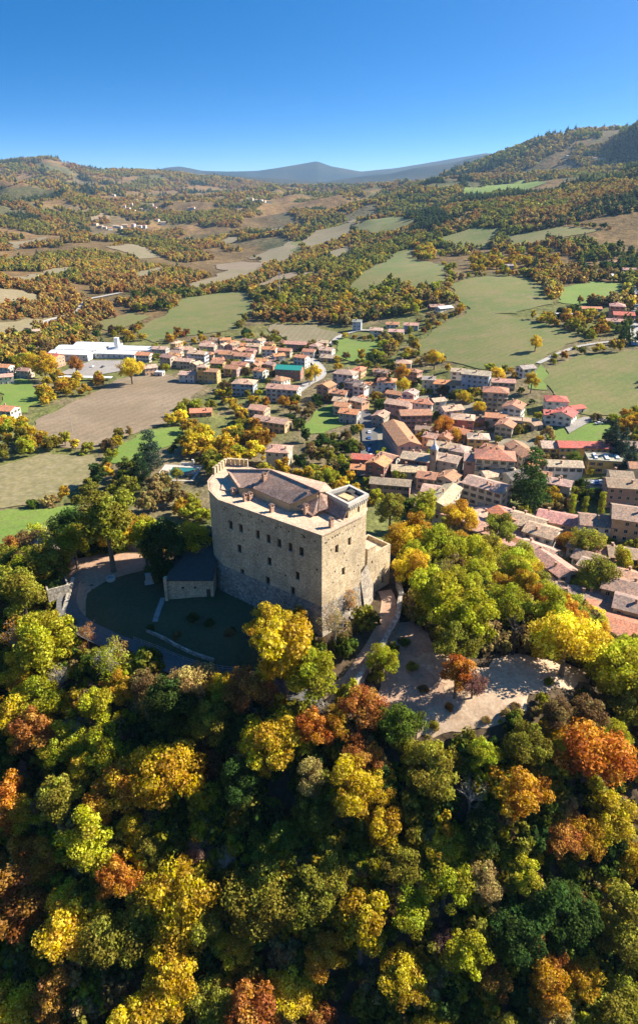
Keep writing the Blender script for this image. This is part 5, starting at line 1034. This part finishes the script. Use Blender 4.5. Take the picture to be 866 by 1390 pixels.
while cnt < 245 and tries < 14000:
    tries += 1; x = RSF.uniform(-125, 130); y = RSF.uniform(52, 225); z = height(x, y)
    if not ((z > -34.0 and math.hypot(x, y) < 222) or y < 100): continue
    px_, py_ = proj((x, y, z+6))
    if px_ < -70 or px_ > 940 or py_ > 1440: continue
    R = RSF.uniform(3.2, 5.8); right = x > 5 and y > 118
    if right: R *= .85
    if min((math.hypot(x-t[0], y-t[1])-.48*(R+t[2]) for t in TREES), default=9) < 0: continue
    if 22 < x < 76 and 91 < y < 121: continue
    n_ = float(fbm(x/22, y/22, 5, 2)); proto = RSF.choice(('oak', 'oak', 'tall', 'sparse') if RSF.random() < .35 else ('oak', 'tall')); zs = RSF.uniform(.9, 1.15)
    if not ok_fill(x, y, R, zs, proto): continue
    if right: c = RSF.choice(('lime', 'lime', 'lime', 'olive', 'golden', 'green', 'amber'))
    elif n_ < .42: c = RSF.choice(('dark green', 'green', 'olive', 'lime', 'brown'))
    elif n_ < .56: c = RSF.choice(('golden', 'olive', 'lime', 'green', 'amber', 'tan'))
    else: c = RSF.choice(('golden', 'bright yellow', 'amber', 'rust', 'orange', 'olive'))
    plant((x, y), R, c, proto, zone_of(x, y), zs, rs=RSF); cnt += 1
print('hill fill', cnt, 'of', tries, 'trees', len(TREES))

# valley trees near the village: marked ones first
for t in [(722,652,27,'dark green','cedar','big dark cedar standing above the village houses'),(203,612,18,'blue-green','cedar','tall blue-green cedar beside the swimming pool'),(190,640,16,'conifer','cedar','dark cedar in front of the swimming pool'),(777,684,9,'lime','poplar','first slim lime poplar below the car park'),(794,686,8,'lime','poplar','shortest slim lime poplar below the car park'),(817,682,10,'lime','poplar','tallest slim lime poplar below the car park'),
          (832,596,14,'blue-green','cone','blue-green fir behind the flat school annex'),(846,608,15,'blue-green','cone','broad blue-green fir beside the white house'),(856,625,14,'blue-green','cone','blue-green fir next to the terracotta house'),(780,622,11,'green','oak','round green tree in the school yard'),(602,577,14,'orange','oak','round orange tree behind the palace wing'),(618,590,10,'amber','oak','small amber tree behind the palace wing'),(527,522,9,'conifer','cone','dark fir beside the orange hipped house'),
          (660,640,10,'blue-green','cone','short fir in front of the long cream house'),(795,735,22,'olive','oak','wide olive tree in the lower gardens'),(770,735,14,'amber','oak','amber tree between the lower gardens and peach house'),(812,775,24,'olive','oak','broad olive tree above the red sheet roof'),(776,815,11,'dark green','oak','dark green bush tree beside the lane barns'),(803,836,18,'bright yellow','oak','bright yellow tree beside the red sheet roof'),(806,725,9,'bright yellow','oak','bright yellow tree beside the white three-storey house'),
          (385,545,9,'amber','oak','small amber tree behind the orchard house'),(428,503,9,'bright yellow','tall','bright yellow tree beside the road bend'),(420,508,9,'golden','tall','golden tree beside the road bend'),(545,505,12,'amber','tall','amber tree behind the cream hipped house'),(547,522,10,'bright yellow','oak','bright yellow tree among the northern gardens'),(675,507,10,'bright yellow','oak','bright yellow tree beside the tall blue-tinged house'),(722,515,11,'golden','tall','golden tree beside the lone white house'),(590,485,12,'golden','oak','golden tree on the pasture edge'),(650,552,9,'bright yellow','oak','bright yellow tree beside the dusty red house'),(628,538,9,'golden','oak','golden tree in front of the tall blue-tinged house'),
          (178,500,16,'bright yellow','oak','bright yellow tree beside the factory car park'),(103,495,11,'rust','oak','rust coloured tree in front of the white factory'),(240,642,9,'olive','oak','olive tree beside the swimming pool'),(60,495,16,'golden','oak','golden tree beside the salmon house'),(42,490,13,'golden','oak','golden tree west of the salmon house'),(727,465,9,'golden','oak','lone golden tree on the brown pasture')]:
    tree_px(t[0], t[1], t[2], TC and t[3], t[4], zone='', label=t[5], rmin=150, rs=RSF)
# valley rows and copses; the largest are trees of their own, the rest go into the woodland mass
MASS = []                                              # x, y, R, zs, colour, proto index
BUDGET = [34]
MIDK = ['mid', 'mid', 'mid', 'mid', 'mid', 'midtall', 'midtall', 'midcone', 'midpoplar', 'midbush']
GRIDT = {}
def near_ok(x, y, R, f=.62):
    gx, gy = int(x//10), int(y//10)
    for i in range(gx-1, gx+2):
        for j in range(gy-1, gy+2):
            for t in GRIDT.get((i, j), ()):
                if math.hypot(x-t[0], y-t[1]) < f*(R+t[2]): return False
    return True
def reg(x, y, R): GRIDT.setdefault((int(x//10), int(y//10)), []).append((x, y, R))
for t in TREES: reg(*t)
def off_house(x, y, R):
    for hx, hy, hl, hw, ha in HOUSES:
        if abs(hx-x) > 45 or abs(hy-y) > 45: continue
        u, v = rot2(x-hx, y-hy, -ha)
        if abs(u) < hl+R*.55 and abs(v) < hw+R*.55: return False
    return True
FP_ARR = [([(float(q[0]), float(q[1])) for q in p], min(q[0] for q in p), max(q[0] for q in p), min(q[1] for q in p), max(q[1] for q in p)) for p in FIELD_POLYS]
def off_field(x, y):
    for p, x0, x1, y0, y1 in FP_ARR:
        if x0 < x < x1 and y0 < y < y1 and pip(p, x, y): return False
    return True
RSV = random.Random(5)
def valley_tree(x, y, R, colour, proto, single):
    if pip([(218,626),(278,626),(272,664),(222,664)], *proj((x, y, height(x, y)+R))): return
    if not (off_house(x, y, R) and off_field(x, y) and near_ok(x, y, R)): return
    reg(x, y, R); zs = RSV.uniform(.85, 1.15)
    if single and BUDGET[0] > 0:
        BUDGET[0] -= 1; plant((x, y), R, colour, proto, zone_of(x, y), zs, rs=RSV)
    else: MASS.append((x, y, R, zs, jitter(TC[colour], RSV), MIDK.index(proto)+(RSV.randrange(5) if proto == 'mid' else 0)))
PAL = {'lime': ('lime', 'lime', 'olive', 'golden', 'lime', 'green'), 'gold': ('golden', 'bright yellow', 'olive', 'amber', 'golden', 'lime'), 'mix': ('olive', 'golden', 'green', 'tan', 'brown', 'lime', 'dark green'), 'dark': ('dark green', 'green', 'conifer', 'olive', 'green'), 'pale': ('tan', 'golden', 'olive', 'tan', 'lime'), 'rusty': ('amber', 'rust', 'golden', 'olive', 'brown')}
def copse(poly, n, R, pal, single=False, protos=('mid', 'mid', 'mid', 'midtall')):
    W = [ground(*p, 0, 150) for p in poly]; P_ = [(p.x, p.y) for p in W]; x0, x1 = min(p[0] for p in P_), max(p[0] for p in P_); y0, y1 = min(p[1] for p in P_), max(p[1] for p in P_)
    k = 0; t = 0
    while k < n and t < n*8:
        t += 1; x = RSV.uniform(x0, x1); y = RSV.uniform(y0, y1)
        if not pip(P_, x, y): continue
        k += 1; valley_tree(x, y, RSV.uniform(*R), RSV.choice(PAL[pal]), RSV.choice(protos), single)
def row(line, sp, R, pal, single=False, protos=('mid', 'mid', 'midtall'), jit=2.0):
    W = [ground(*p, 0, 150) for p in line]
    for a, b in zip(W, W[1:]):
        k = max(1, int((b-a).length/sp))
        for i in range(k):
            p = a.lerp(b, (i+RSV.uniform(.2, .8))/k); valley_tree(p.x+RSV.gauss(0, jit), p.y+RSV.gauss(0, jit), RSV.uniform(*R), RSV.choice(PAL[pal]), RSV.choice(protos), single)
copse([(498,655),(560,655),(590,690),(640,712),(690,738),(735,775),(745,820),(700,800),(640,745),(560,700),(500,690)], 60, (3, 4.6), 'lime', True)
copse([(300,640),(420,650),(500,660),(500,690),(430,660),(320,640)], 24, (3, 4.5), 'gold', True)
row([(265,557),(292,557),(318,554),(329,570),(322,590),(308,602)], 6, (3.2, 4.2), 'gold', True, jit=.6)
row([(82,607),(130,614),(170,603),(205,588),(240,577),(264,556)], 7, (3, 4.6), 'gold', True); row([(10,690),(60,688),(110,680)], 6, (2.5, 3.6), 'dark', True, ('midbush', 'mid'))
row([(0,690),(30,689),(75,688),(118,676),(160,668)], 6, (2.6, 4), 'mix', True); row([(250,576),(243,600),(232,615)], 5, (1.6, 2.2), 'dark', False, ('midbush',), .3); row([(148,632),(160,604),(192,584)], 7, (2.6, 4.2), 'mix', True)
copse([(255,585),(305,605),(300,620),(330,640),(290,660),(262,640),(250,610)], 26, (4, 6.5), 'gold', True); copse([(300,600),(360,585),(370,620),(350,640),(300,640)], 22, (3.2, 6), 'gold', True)
copse([(150,640),(200,660),(240,665),(285,690),(280,720),(230,700),(180,690),(140,680),(110,680)], 34, (3.6, 6), 'mix', True); copse([(0,565),(50,575),(90,608),(70,615),(20,640),(0,645)], 30, (3.2, 5.4), 'gold', True)
copse([(400,600),(440,590),(490,600),(490,645),(440,660),(390,640)], 30, (3, 5), 'mix', True); copse([(395,545),(440,535),(455,560),(470,575),(430,600),(395,580)], 26, (2.4, 4.2), 'mix', True)
copse([(30,510),(150,517),(140,530),(75,560),(40,545)], 30, (3.4, 5), 'gold', True); copse([(700,560),(735,570),(720,590),(690,592)], 10, (1.8, 3), 'mix', False, ('midbush', 'mid'))
copse([(690,650),(760,655),(770,690),(740,690),(700,672)], 16, (3, 5), 'mix', True); copse([(770,660),(866,665),(866,690),(780,696)], 16, (2.4, 4), 'mix', True); copse([(760,725),(800,720),(810,760),(770,770)], 14, (2.4, 4.2), 'mix', True); copse([(775,780),(830,780),(840,800),(790,812)], 10, (2.6, 4), 'mix', True)
copse([(838,525),(880,535),(880,592),(838,590),(825,570)], 22, (3, 4.6), 'gold', True); copse([(800,590),(870,585),(870,640),(830,640)], 12, (3, 4.4), 'dark', False, ('mid', 'midcone')); row([(735,502),(762,482),(795,472)], 8, (1.6, 2.6), 'pale', False, ('midbush', 'mid'))
copse([(590,565),(640,575),(640,600),(595,592)], 12, (2.6, 4.2), 'rusty', True); copse([(600,520),(660,535),(660,560),(600,545)], 20, (2.4, 4), 'mix', True); copse([(500,530),(530,535),(520,560),(505,560)], 10, (2.4, 4), 'mix', True); copse([(640,480),(700,495),(690,512),(640,495)], 8, (2.4, 3.6), 'gold', False)
copse([(500,462),(540,455),(585,470),(600,495),(560,505),(510,495),(485,480)], 46, (3, 5), 'pale'); copse([(455,490),(500,480),(545,500),(530,520),(480,495)], 24, (2.6, 4), 'mix'); copse([(300,455),(440,455),(470,500),(440,520),(340,545),(290,520),(210,500),(210,470)], 120, (2.4, 4.2), 'mix')
copse([(290,520),(345,530),(340,555),(285,550)], 18, (3, 4.6), 'mix', True); copse([(340,530),(400,540),(410,560),(340,560)], 14, (2.6, 4), 'gold', True); copse([(430,415),(520,400),(615,385),(645,400),(625,412),(570,430),(500,432),(470,446),(430,436)], 190, (4, 6), 'pale'); copse([(330,405),(400,385),(480,378),(475,420),(400,436),(345,428)], 170, (4, 6.5), 'mix'); copse([(555,335),(597,325),(600,352),(572,362)], 50, (4.5, 6.5), 'gold')
copse([(640,352),(740,340),(775,362),(740,388),(690,380),(640,372)], 130, (4, 6.4), 'gold'); copse([(700,434),(760,428),(825,432),(830,450),(800,464),(740,448)], 70, (3, 5.2), 'gold'); copse([(745,420),(800,425),(800,438),(740,436)], 20, (3, 4.4), 'dark', False, ('mid', 'midcone')); copse([(780,340),(870,335),(870,400),(850,384),(790,380)], 90, (4, 6), 'dark', False, ('mid', 'midcone', 'mid'))
copse([(0,468),(60,455),(110,440),(165,430),(165,456),(95,472),(45,496),(0,496)], 120, (3.5, 5.4), 'mix'); copse([(180,405),(250,388),(265,404),(225,425),(185,432)], 60, (4, 6), 'dark'); copse([(165,450),(215,440),(260,455),(225,468),(170,470)], 60, (3.4, 5), 'rusty'); copse([(470,380),(500,352),(530,340),(520,352),(490,378)], 26, (3.5, 5), 'pale'); copse([(560,372),(625,366),(620,384),(575,388)], 16, (3.5, 5), 'gold')
copse([(530,470),(560,440),(600,425),(605,438),(560,462)], 18, (2.5, 4), 'pale'); copse([(820,440),(870,430),(870,470),(820,466)], 24, (3, 5), 'dark', False, ('mid', 'midcone')); copse([(710,600),(745,610),(760,640),(720,635)], 8, (2, 3.2), 'mix'); copse([(0,475),(60,480),(60,515),(0,520)], 30, (3, 4.6), 'gold'); copse([(630,420),(650,418),(652,424),(635,426)], 3, (2, 3), 'dark')
copse([(480,560),(500,580),(495,640),(470,620)], 12, (2.4, 4), 'mix', True); copse([(0,610),(60,605),(130,620),(60,690),(0,690)], 26, (1.0, 2.2), 'pale', False, ('midbush',))
for q in ([(505,585),(560,575),(640,590),(735,610),(735,680),(600,690),(505,650)], [(640,690),(760,690),(866,700),(866,820),(780,830),(730,760)], [(440,490),(560,500),(720,490),(735,560),(700,590),(560,580),(460,560)]): copse(q, 60, (1.6, 3.2), 'mix')
copse([(730,610),(866,640),(866,700),(770,700),(740,660)], 26, (1.8, 3.4), 'mix')
for f in FIELDS[4:28]:                                 # hedgerows along the field edges
    P_ = f[2]
    for i in range(len(P_)):
        if RSV.random() < .55: row([(P_[i][0], P_[i][1]-1), (P_[(i+1) % len(P_)][0], P_[(i+1) % len(P_)][1]-1)], 7, (2.2, 4.4), RSV.choice(('mix', 'rusty', 'gold', 'pale')), False, jit=3)
print('single left', BUDGET[0], 'mass', len(MASS))
# far woods
rsn = np.random.default_rng(99)
def scatter_far(r0, r1, n, R, thr):
    th = rsn.uniform(math.radians(-31), math.radians(31), n); r = np.sqrt(rsn.uniform(r0*r0, r1*r1, n)); x = r*np.sin(th); y = r*np.cos(th)
    keep = fbm(x/150, y/150, 300, 4) > thr
    for p, x0, x1, y0, y1 in FP_ARR:
        m = keep & (x > x0) & (x < x1) & (y > y0) & (y < y1)
        if m.any(): i = np.where(m)[0]; keep[i[inside(p, x[i], y[i])]] = False
    for hx, hy, hl, hw, ha in HOUSES: 
        if hy > 350: keep &= ~((np.abs(x-hx) < hl+6) & (y < hy+hw+6) & (y > hy-hw-12))
    x = x[keep]; y = y[keep]; n = len(x)
    n3 = fbm(x/420, y/420, 60, 3); n2 = fbm(x/130, y/130, 50, 3); u = rsn.uniform(size=n)
    cols = {k: np.array(TC[k]) for k in TC}
    c = np.where((u < .30)[:, None], cols['amber']*.8, np.where((u < .55)[:, None], cols['brown']*1.35, np.where((u < .8)[:, None], cols['olive'], cols['tan']*.75)))
    c = np.where((n3 > .56)[:, None], np.where((u < .5)[:, None], cols['rust']*.85, cols['brown']*1.25), c)
    grn = (n2 > .57)[:, None]; c = np.where(grn, np.where((u < .5)[:, None], cols['green'], cols['olive']*.8), c)
    con = ((fbm(x/200, y/200, 123, 3) > .66) | (rsn.uniform(size=n) < .035))
    east = (x > .27*y) & (y > 1000) & (y < 2000) & (fbm(x/260, y/260, 9, 2) > .36); con |= east & (u < .5)
    c = np.where(con[:, None], cols['conifer']*1.1, c); gl = (rsn.uniform(size=n) < .05)[:, None]; c = np.where(gl & ~con[:, None], cols['golden']*.8, c)
    mean = np.where((x < .05*y)[:, None], np.array([.22, .135, .045]), np.array([.175, .135, .042])); k_ = np.where(con, .15, .42)[:, None]; c = c*(1-k_)+mean*k_
    c = c*rsn.uniform(.85, 1.15, (n, 1))*1.75
    return x, y, rsn.uniform(*R, n), c, con
MX = []
for a in ((600, 1000, 11000, (3.2, 5.6), .48), (1000, 1700, 30000, (3.2, 5.8), .49), (1700, 3000, 62000, (4, 6.8), .48), (3000, 5600, 46000, (6, 11), .46)):
    MX.append(scatter_far(*a))
# ------------------------------------------------------------------ woodland mass: one object, instanced from points
def far_proto(i, shape, n, size, zc):
    rs = np.random.default_rng(1500+i); p, nor, lv, C, R = crown_pts(rs, 12, n, shape); p = p+np.array([0, 0, zc])
    return leaves_mesh('far_crown_%d' % i, p, nor, size*rs.uniform(.6, 1.3, len(p)), lv, rs.uniform(size=len(p)), M_LEAFI, rs)
def instanced(name, protos, x, y, R, zs, tint, idx, label, cat):
    z = heights(x, y)-.1; n = len(x)
    col = bpy.data.collections.new(name+'_kinds')
    for i, me in enumerate(protos): col.objects.link(bpy.data.objects.new('%s_kind_%02d' % (name, i), me))
    me = bpy.data.meshes.new(name); me.vertices.add(n); me.vertices.foreach_set('co', np.stack([x, y, z], 1).astype(np.float32).ravel())
    me.attributes.new('scl', 'FLOAT_VECTOR', 'POINT').data.foreach_set('vector', np.stack([R, R, R*zs], 1).astype(np.float32).ravel())
    me.attributes.new('rot', 'FLOAT_VECTOR', 'POINT').data.foreach_set('vector', np.stack([np.zeros(n), np.zeros(n), rsn.uniform(0, 6.28, n)], 1).astype(np.float32).ravel())
    me.attributes.new('idx', 'INT', 'POINT').data.foreach_set('value', np.asarray(idx, np.int32)); me.attributes.new('tint', 'FLOAT_COLOR', 'POINT').data.foreach_set('color', np.concatenate([tint, np.ones((n, 1))], 1).astype(np.float32).ravel())
    o = link(name, me); setp(o, label, cat, kind='stuff')
    ng = bpy.data.node_groups.new(name, 'GeometryNodeTree'); ng.interface.new_socket('Geometry', in_out='INPUT', socket_type='NodeSocketGeometry'); ng.interface.new_socket('Geometry', in_out='OUTPUT', socket_type='NodeSocketGeometry')
    N = ng.nodes; L = ng.links; gi = N.new('NodeGroupInput'); go = N.new('NodeGroupOutput'); ci = N.new('GeometryNodeCollectionInfo'); ci.inputs['Collection'].default_value = col; ci.inputs['Separate Children'].default_value = True; ci.inputs['Reset Children'].default_value = True
    ip = N.new('GeometryNodeInstanceOnPoints'); ip.inputs['Pick Instance'].default_value = True
    def na(nm, ty):
        a = N.new('GeometryNodeInputNamedAttribute'); a.data_type = ty; a.inputs['Name'].default_value = nm; return next(s for s in a.outputs if s.enabled and s.name == 'Attribute')
    L.new(gi.outputs[0], ip.inputs['Points']); L.new(ci.outputs[0], ip.inputs['Instance']); L.new(na('idx', 'INT'), ip.inputs['Instance Index']); L.new(na('scl', 'FLOAT_VECTOR'), ip.inputs['Scale']); L.new(na('rot', 'FLOAT_VECTOR'), ip.inputs['Rotation'])
    L.new(ip.outputs[0], go.inputs[0]); md = o.modifiers.new('scatter', 'NODES'); md.node_group = ng; return o
FARP = [far_proto(i, s, n, sz, zc) for i, (s, n, sz, zc) in enumerate([('oak', 330, .20, .95), ('oak', 330, .20, .95), ('tall', 330, .2, 1.1), ('bush', 260, .22, .4), ('cone', 300, .2, 1.2)])]
X = np.concatenate([m[0] for m in MX]); Y = np.concatenate([m[1] for m in MX]); RR = np.concatenate([m[2] for m in MX]); CC = np.concatenate([m[3] for m in MX]); CON = np.concatenate([m[4] for m in MX])
IX = np.where(CON & (rsn.uniform(size=len(X)) < .6), 4, rsn.integers(0, 4, len(X)))
instanced('hillside_woods', FARP, X, Y, RR, rsn.uniform(.8, 1.15, len(X)), CC, IX, 'autumn woods covering the hills beyond the village', 'woods')
MIDP = []
for k in ('mid', 'midtall', 'midcone', 'midpoplar', 'midbush'):
    for tr, cm in PROTO[k]: c = cm.copy(); c.materials[0] = M_LEAFI; MIDP.append(c)
MM = MASS; instanced('copse_trees', MIDP, np.array([m[0] for m in MM]), np.array([m[1] for m in MM]), np.array([m[2] for m in MM]), np.array([m[3] for m in MM]), np.array([m[4] for m in MM]), np.array([m[5] for m in MM]), 'dense copses and hedgerow trees between the fields and gardens', 'trees')
# shrubs on the lawn and along the clearing
for px, py, rp, c in ((262,838,9,'dark green'),(285,846,8,'dark green'),(312,858,9,'brown'),(345,850,10,'dark green'),(240,862,7,'brown'),(205,852,6,'dark green'),(560,905,9,'olive'),(575,935,8,'brown'),(548,872,9,'green'),(610,960,7,'rust'),(590,985,8,'olive'),(745,925,8,'olive'),(700,960,8,'brown'),(660,978,7,'tan'),(520,965,9,'rust')):
    tree_px(px, py, rp, c, 'bush', zone='on the castle lawn' if px < 400 else 'at the edge of the gravel clearing', rs=RSV, kindw='shrub')
# undergrowth on the castle hill
ux = []; 
for k in range(12000):
    x = RSV.uniform(-120, 125); y = RSV.uniform(45, 220)
    if not (height(x, y) > -34 or y < 100): continue
    ux.append((x, y))
ux = np.array(ux); kp = np.ones(len(ux), bool)
for p in KEEPOUT: kp &= ~inside(p, ux[:, 0], ux[:, 1])
for q in FP_ARR: kp &= ~inside(q[0], ux[:, 0], ux[:, 1])
ux = ux[kp]; n = len(ux); u = rsn.uniform(size=n); pal = np.array([TC['brown'], TC['dark green'], TC['olive'], TC['green'], TC['tan'], TC['olive'], TC['golden'], TC['lime']])*1.0
sel = np.array([ok_fill(a, b, 2.6, 1, 'midbush') for a, b in ux]); ux = ux[sel]; n = len(ux)
clr = (ux[:, 0] > 22) & (ux[:, 0] < 64) & (ux[:, 1] > 94) & (ux[:, 1] < 116)
instanced('undergrowth', [MIDP[-1], MIDP[0], MIDP[2]], ux[:, 0], ux[:, 1], np.where(clr, .45, 1)*np.where(rsn.uniform(size=n) < .45, rsn.uniform(2.0, 3.7, n), rsn.uniform(.8, 1.9, n)), rsn.uniform(.7, 1.5, n), pal[rsn.integers(0, 8, n)]*rsn.uniform(.7, 1.2, (n, 1)), rsn.integers(0, 3, n), 'brown and green undergrowth under the trees of the castle hill', 'undergrowth')

# ------------------------------------------------------------------ swimming pool, cars, mast and poles
p = ground(246, 643, 0, 150); po = empty('swimming_pool', (p.x, p.y, height(p.x, p.y)+.3), math.radians(-6), label='turquoise swimming pool with pale paved deck behind the castle', cat='pool')
M_WATER = simple('pool_water', (.02, .16, .17), .08, .15, .4)
MB().box(-11, -7.5, -1.5, -6.4, 10, .0).box(-6.4, 7.2, -1.5, 8.2, 10, .0).box(7.0, -9, -1.5, 8.2, 7.2, .0).box(-6.4, -9, -1.5, 7.0, -8, 0).build('deck', M_CONC, po); MB().box(-6.4, -8, -1.5, 7.0, 7.2, -.25).build('water', M_WATER, po); MB().box(-3, 10.2, -1, 3, 10.6, 1.3).box(2.5, 10.2, -1, 3.4, 11, 3).build('diving_platform', M_PLASTER, po, color=(.7, .68, .64))
def car_mesh(kind):
    prof = {'car': [(-2.1, .35), (-2.1, .85), (-1.35, .98), (-.75, 1.42), (.75, 1.45), (1.45, 1.0), (2.05, .9), (2.12, .35)], 'van': [(-2.6, .4), (-2.6, 1.95), (-2.4, 2.1), (1.3, 2.1), (1.75, 1.3), (2.5, 1.1), (2.55, .4)]}[kind]
    b = MB(); w = .85; n = len(prof); tp = [.72 if z > 1.3 else w for x, z in prof]
    b.add([(x, -t, z) for (x, z), t in zip(prof, tp)]+[(x, t, z) for (x, z), t in zip(prof, tp)], [tuple(range(n)), tuple(range(2*n-1, n-1, -1))]+[(i, i+n, (i+1) % n+n, (i+1) % n) for i in range(n)])
    g = MB()
    if kind == 'car': g.box(-.7, -.82, 1.02, .85, .82, 1.34); g.box(-1.12, -.62, 1.03, 1.2, .62, 1.3)
    else: g.box(.9, -.88, 1.35, 1.5, .88, 1.85); g.box(1.0, -.7, 1.3, 1.72, .7, 1.8)
    wh = MB().tube((0, -.1, 0), (0, .1, 0), .32, .32, 12)
    return b.mesh('body', M_PAINT), g.mesh('window', M_PANE), wh.mesh('wheel', M_TYRE)
CARM = {k: car_mesh(k) for k in ('car', 'van')}; rc = random.Random(4); CARC = {'silver': (.55, .56, .58), 'white': (.75, .75, .75), 'blue': (.06, .12, .3), 'red': (.4, .04, .03), 'dark grey': (.06, .065, .07), 'black': (.02, .02, .022)}
def car(px, py, rot, colour, zone, kind='car'):
    p = ground(px, py, .3, 150); b, g, w = CARM[kind]; r = empty('parked_'+kind, (p.x, p.y, height(p.x, p.y)+.3), math.radians(rot), label=f'{colour} {kind} parked {zone}', cat=kind, group=f'{colour} cars parked {zone}', kind='thing')
    link('body', b, r, color=CARC[colour]); link('window', g, r)
    for sx in (-1.3, 1.3):
        for sy in (-.8, .8): link('wheel', w, r, (sx, sy, .32))
for i in range(7): car(803+i*5.6, 656+(i % 2)*.6, 82, rc.choice(list(CARC)), 'in the village car park')
for i in range(5): car(502+rc.uniform(-1, 1), 588+i*8, 84, ('silver', 'blue', 'dark grey', 'blue', 'white')[i], 'along the shaded main street')
car(842, 816, -20, 'white', 'above the red sheet roof', 'van'); car(638, 674, 15, 'white', 'on the small square'); car(816, 571, 20, 'white', 'on the villa driveway'); car(812, 576, 10, 'silver', 'on the villa driveway'); car(826, 574, -10, 'dark grey', 'at the villa meadow edge')
for i, c in enumerate(('white', 'red', 'silver', 'dark grey')): car(98+i*14, 497+i*.6, 80, c, 'in the factory car park')
p = ground(380, 408, 0, 300); ms = empty('radio_mast', (p.x, p.y, height(p.x, p.y)-.3), label='slender pale radio mast above the copse', cat='mast'); MB().tube((0, 0, 0), (0, 0, 34), .55, .3, 8).build('pole', M_METAL, ms); MB().box(-.9, -.2, 29, .9, .2, 32.5).box(-.2, -.9, 29, .2, .9, 32.5).build('antenna', M_CANVAS, ms)
for px, py, lb in ((99,586,'thin wooden utility pole standing in the ploughed field'),(222,566,'wooden utility pole at the lower field edge'),(285,600,'wooden utility pole beside the yellow tree row'),(736,610,'utility pole beside the school lawn'),(511,575,'street lamp post beside the main street bend')):
    p = ground(px, py, 0, 150); u = empty('utility_pole', (p.x, p.y, height(p.x, p.y)-.3), .4, label=lb, cat='pole', kind='thing'); MB().tube((0, 0, 0), (0, 0, 9), .16, .11, 7).build('shaft', M_BARKPALE, u); MB().box(-.9, -.06, 8.3, .9, .06, 8.45).build('crossarm', M_BARKPALE, u)
# ------------------------------------------------------------------ air
zt = float(ZG.max())+40; zb = float(ZG.min())-6; S = 16500
hz = MB().box(-S, -S, zb, S, S, zt).build('haze', [], None); setp(hz, 'thin pale blue haze over the valley and hills', 'haze', kind='stuff')
mh = bpy.data.materials.new('haze'); mh.use_nodes = True; N = mh.node_tree.nodes; N.remove(N['Principled BSDF']); v = N.new('ShaderNodeVolumePrincipled')
v.inputs['Color'].default_value = (.40, .66, 1.0, 1); v.inputs['Density'].default_value = 4.2e-5; v.inputs['Anisotropy'].default_value = .2; v.inputs['Density Attribute'].default_value = ''; v.inputs['Color Attribute'].default_value = ''; v.inputs['Temperature Attribute'].default_value = ''
mh.node_tree.links.new(v.outputs[0], N['Material Output'].inputs['Volume']); hz.data.materials.append(mh)
# every tree and house that still shares a label shares its group as well
for lab, objs in USED.items():
    if len(objs) > 1:
        for o in objs: o['group'] = objs[0].get('group')
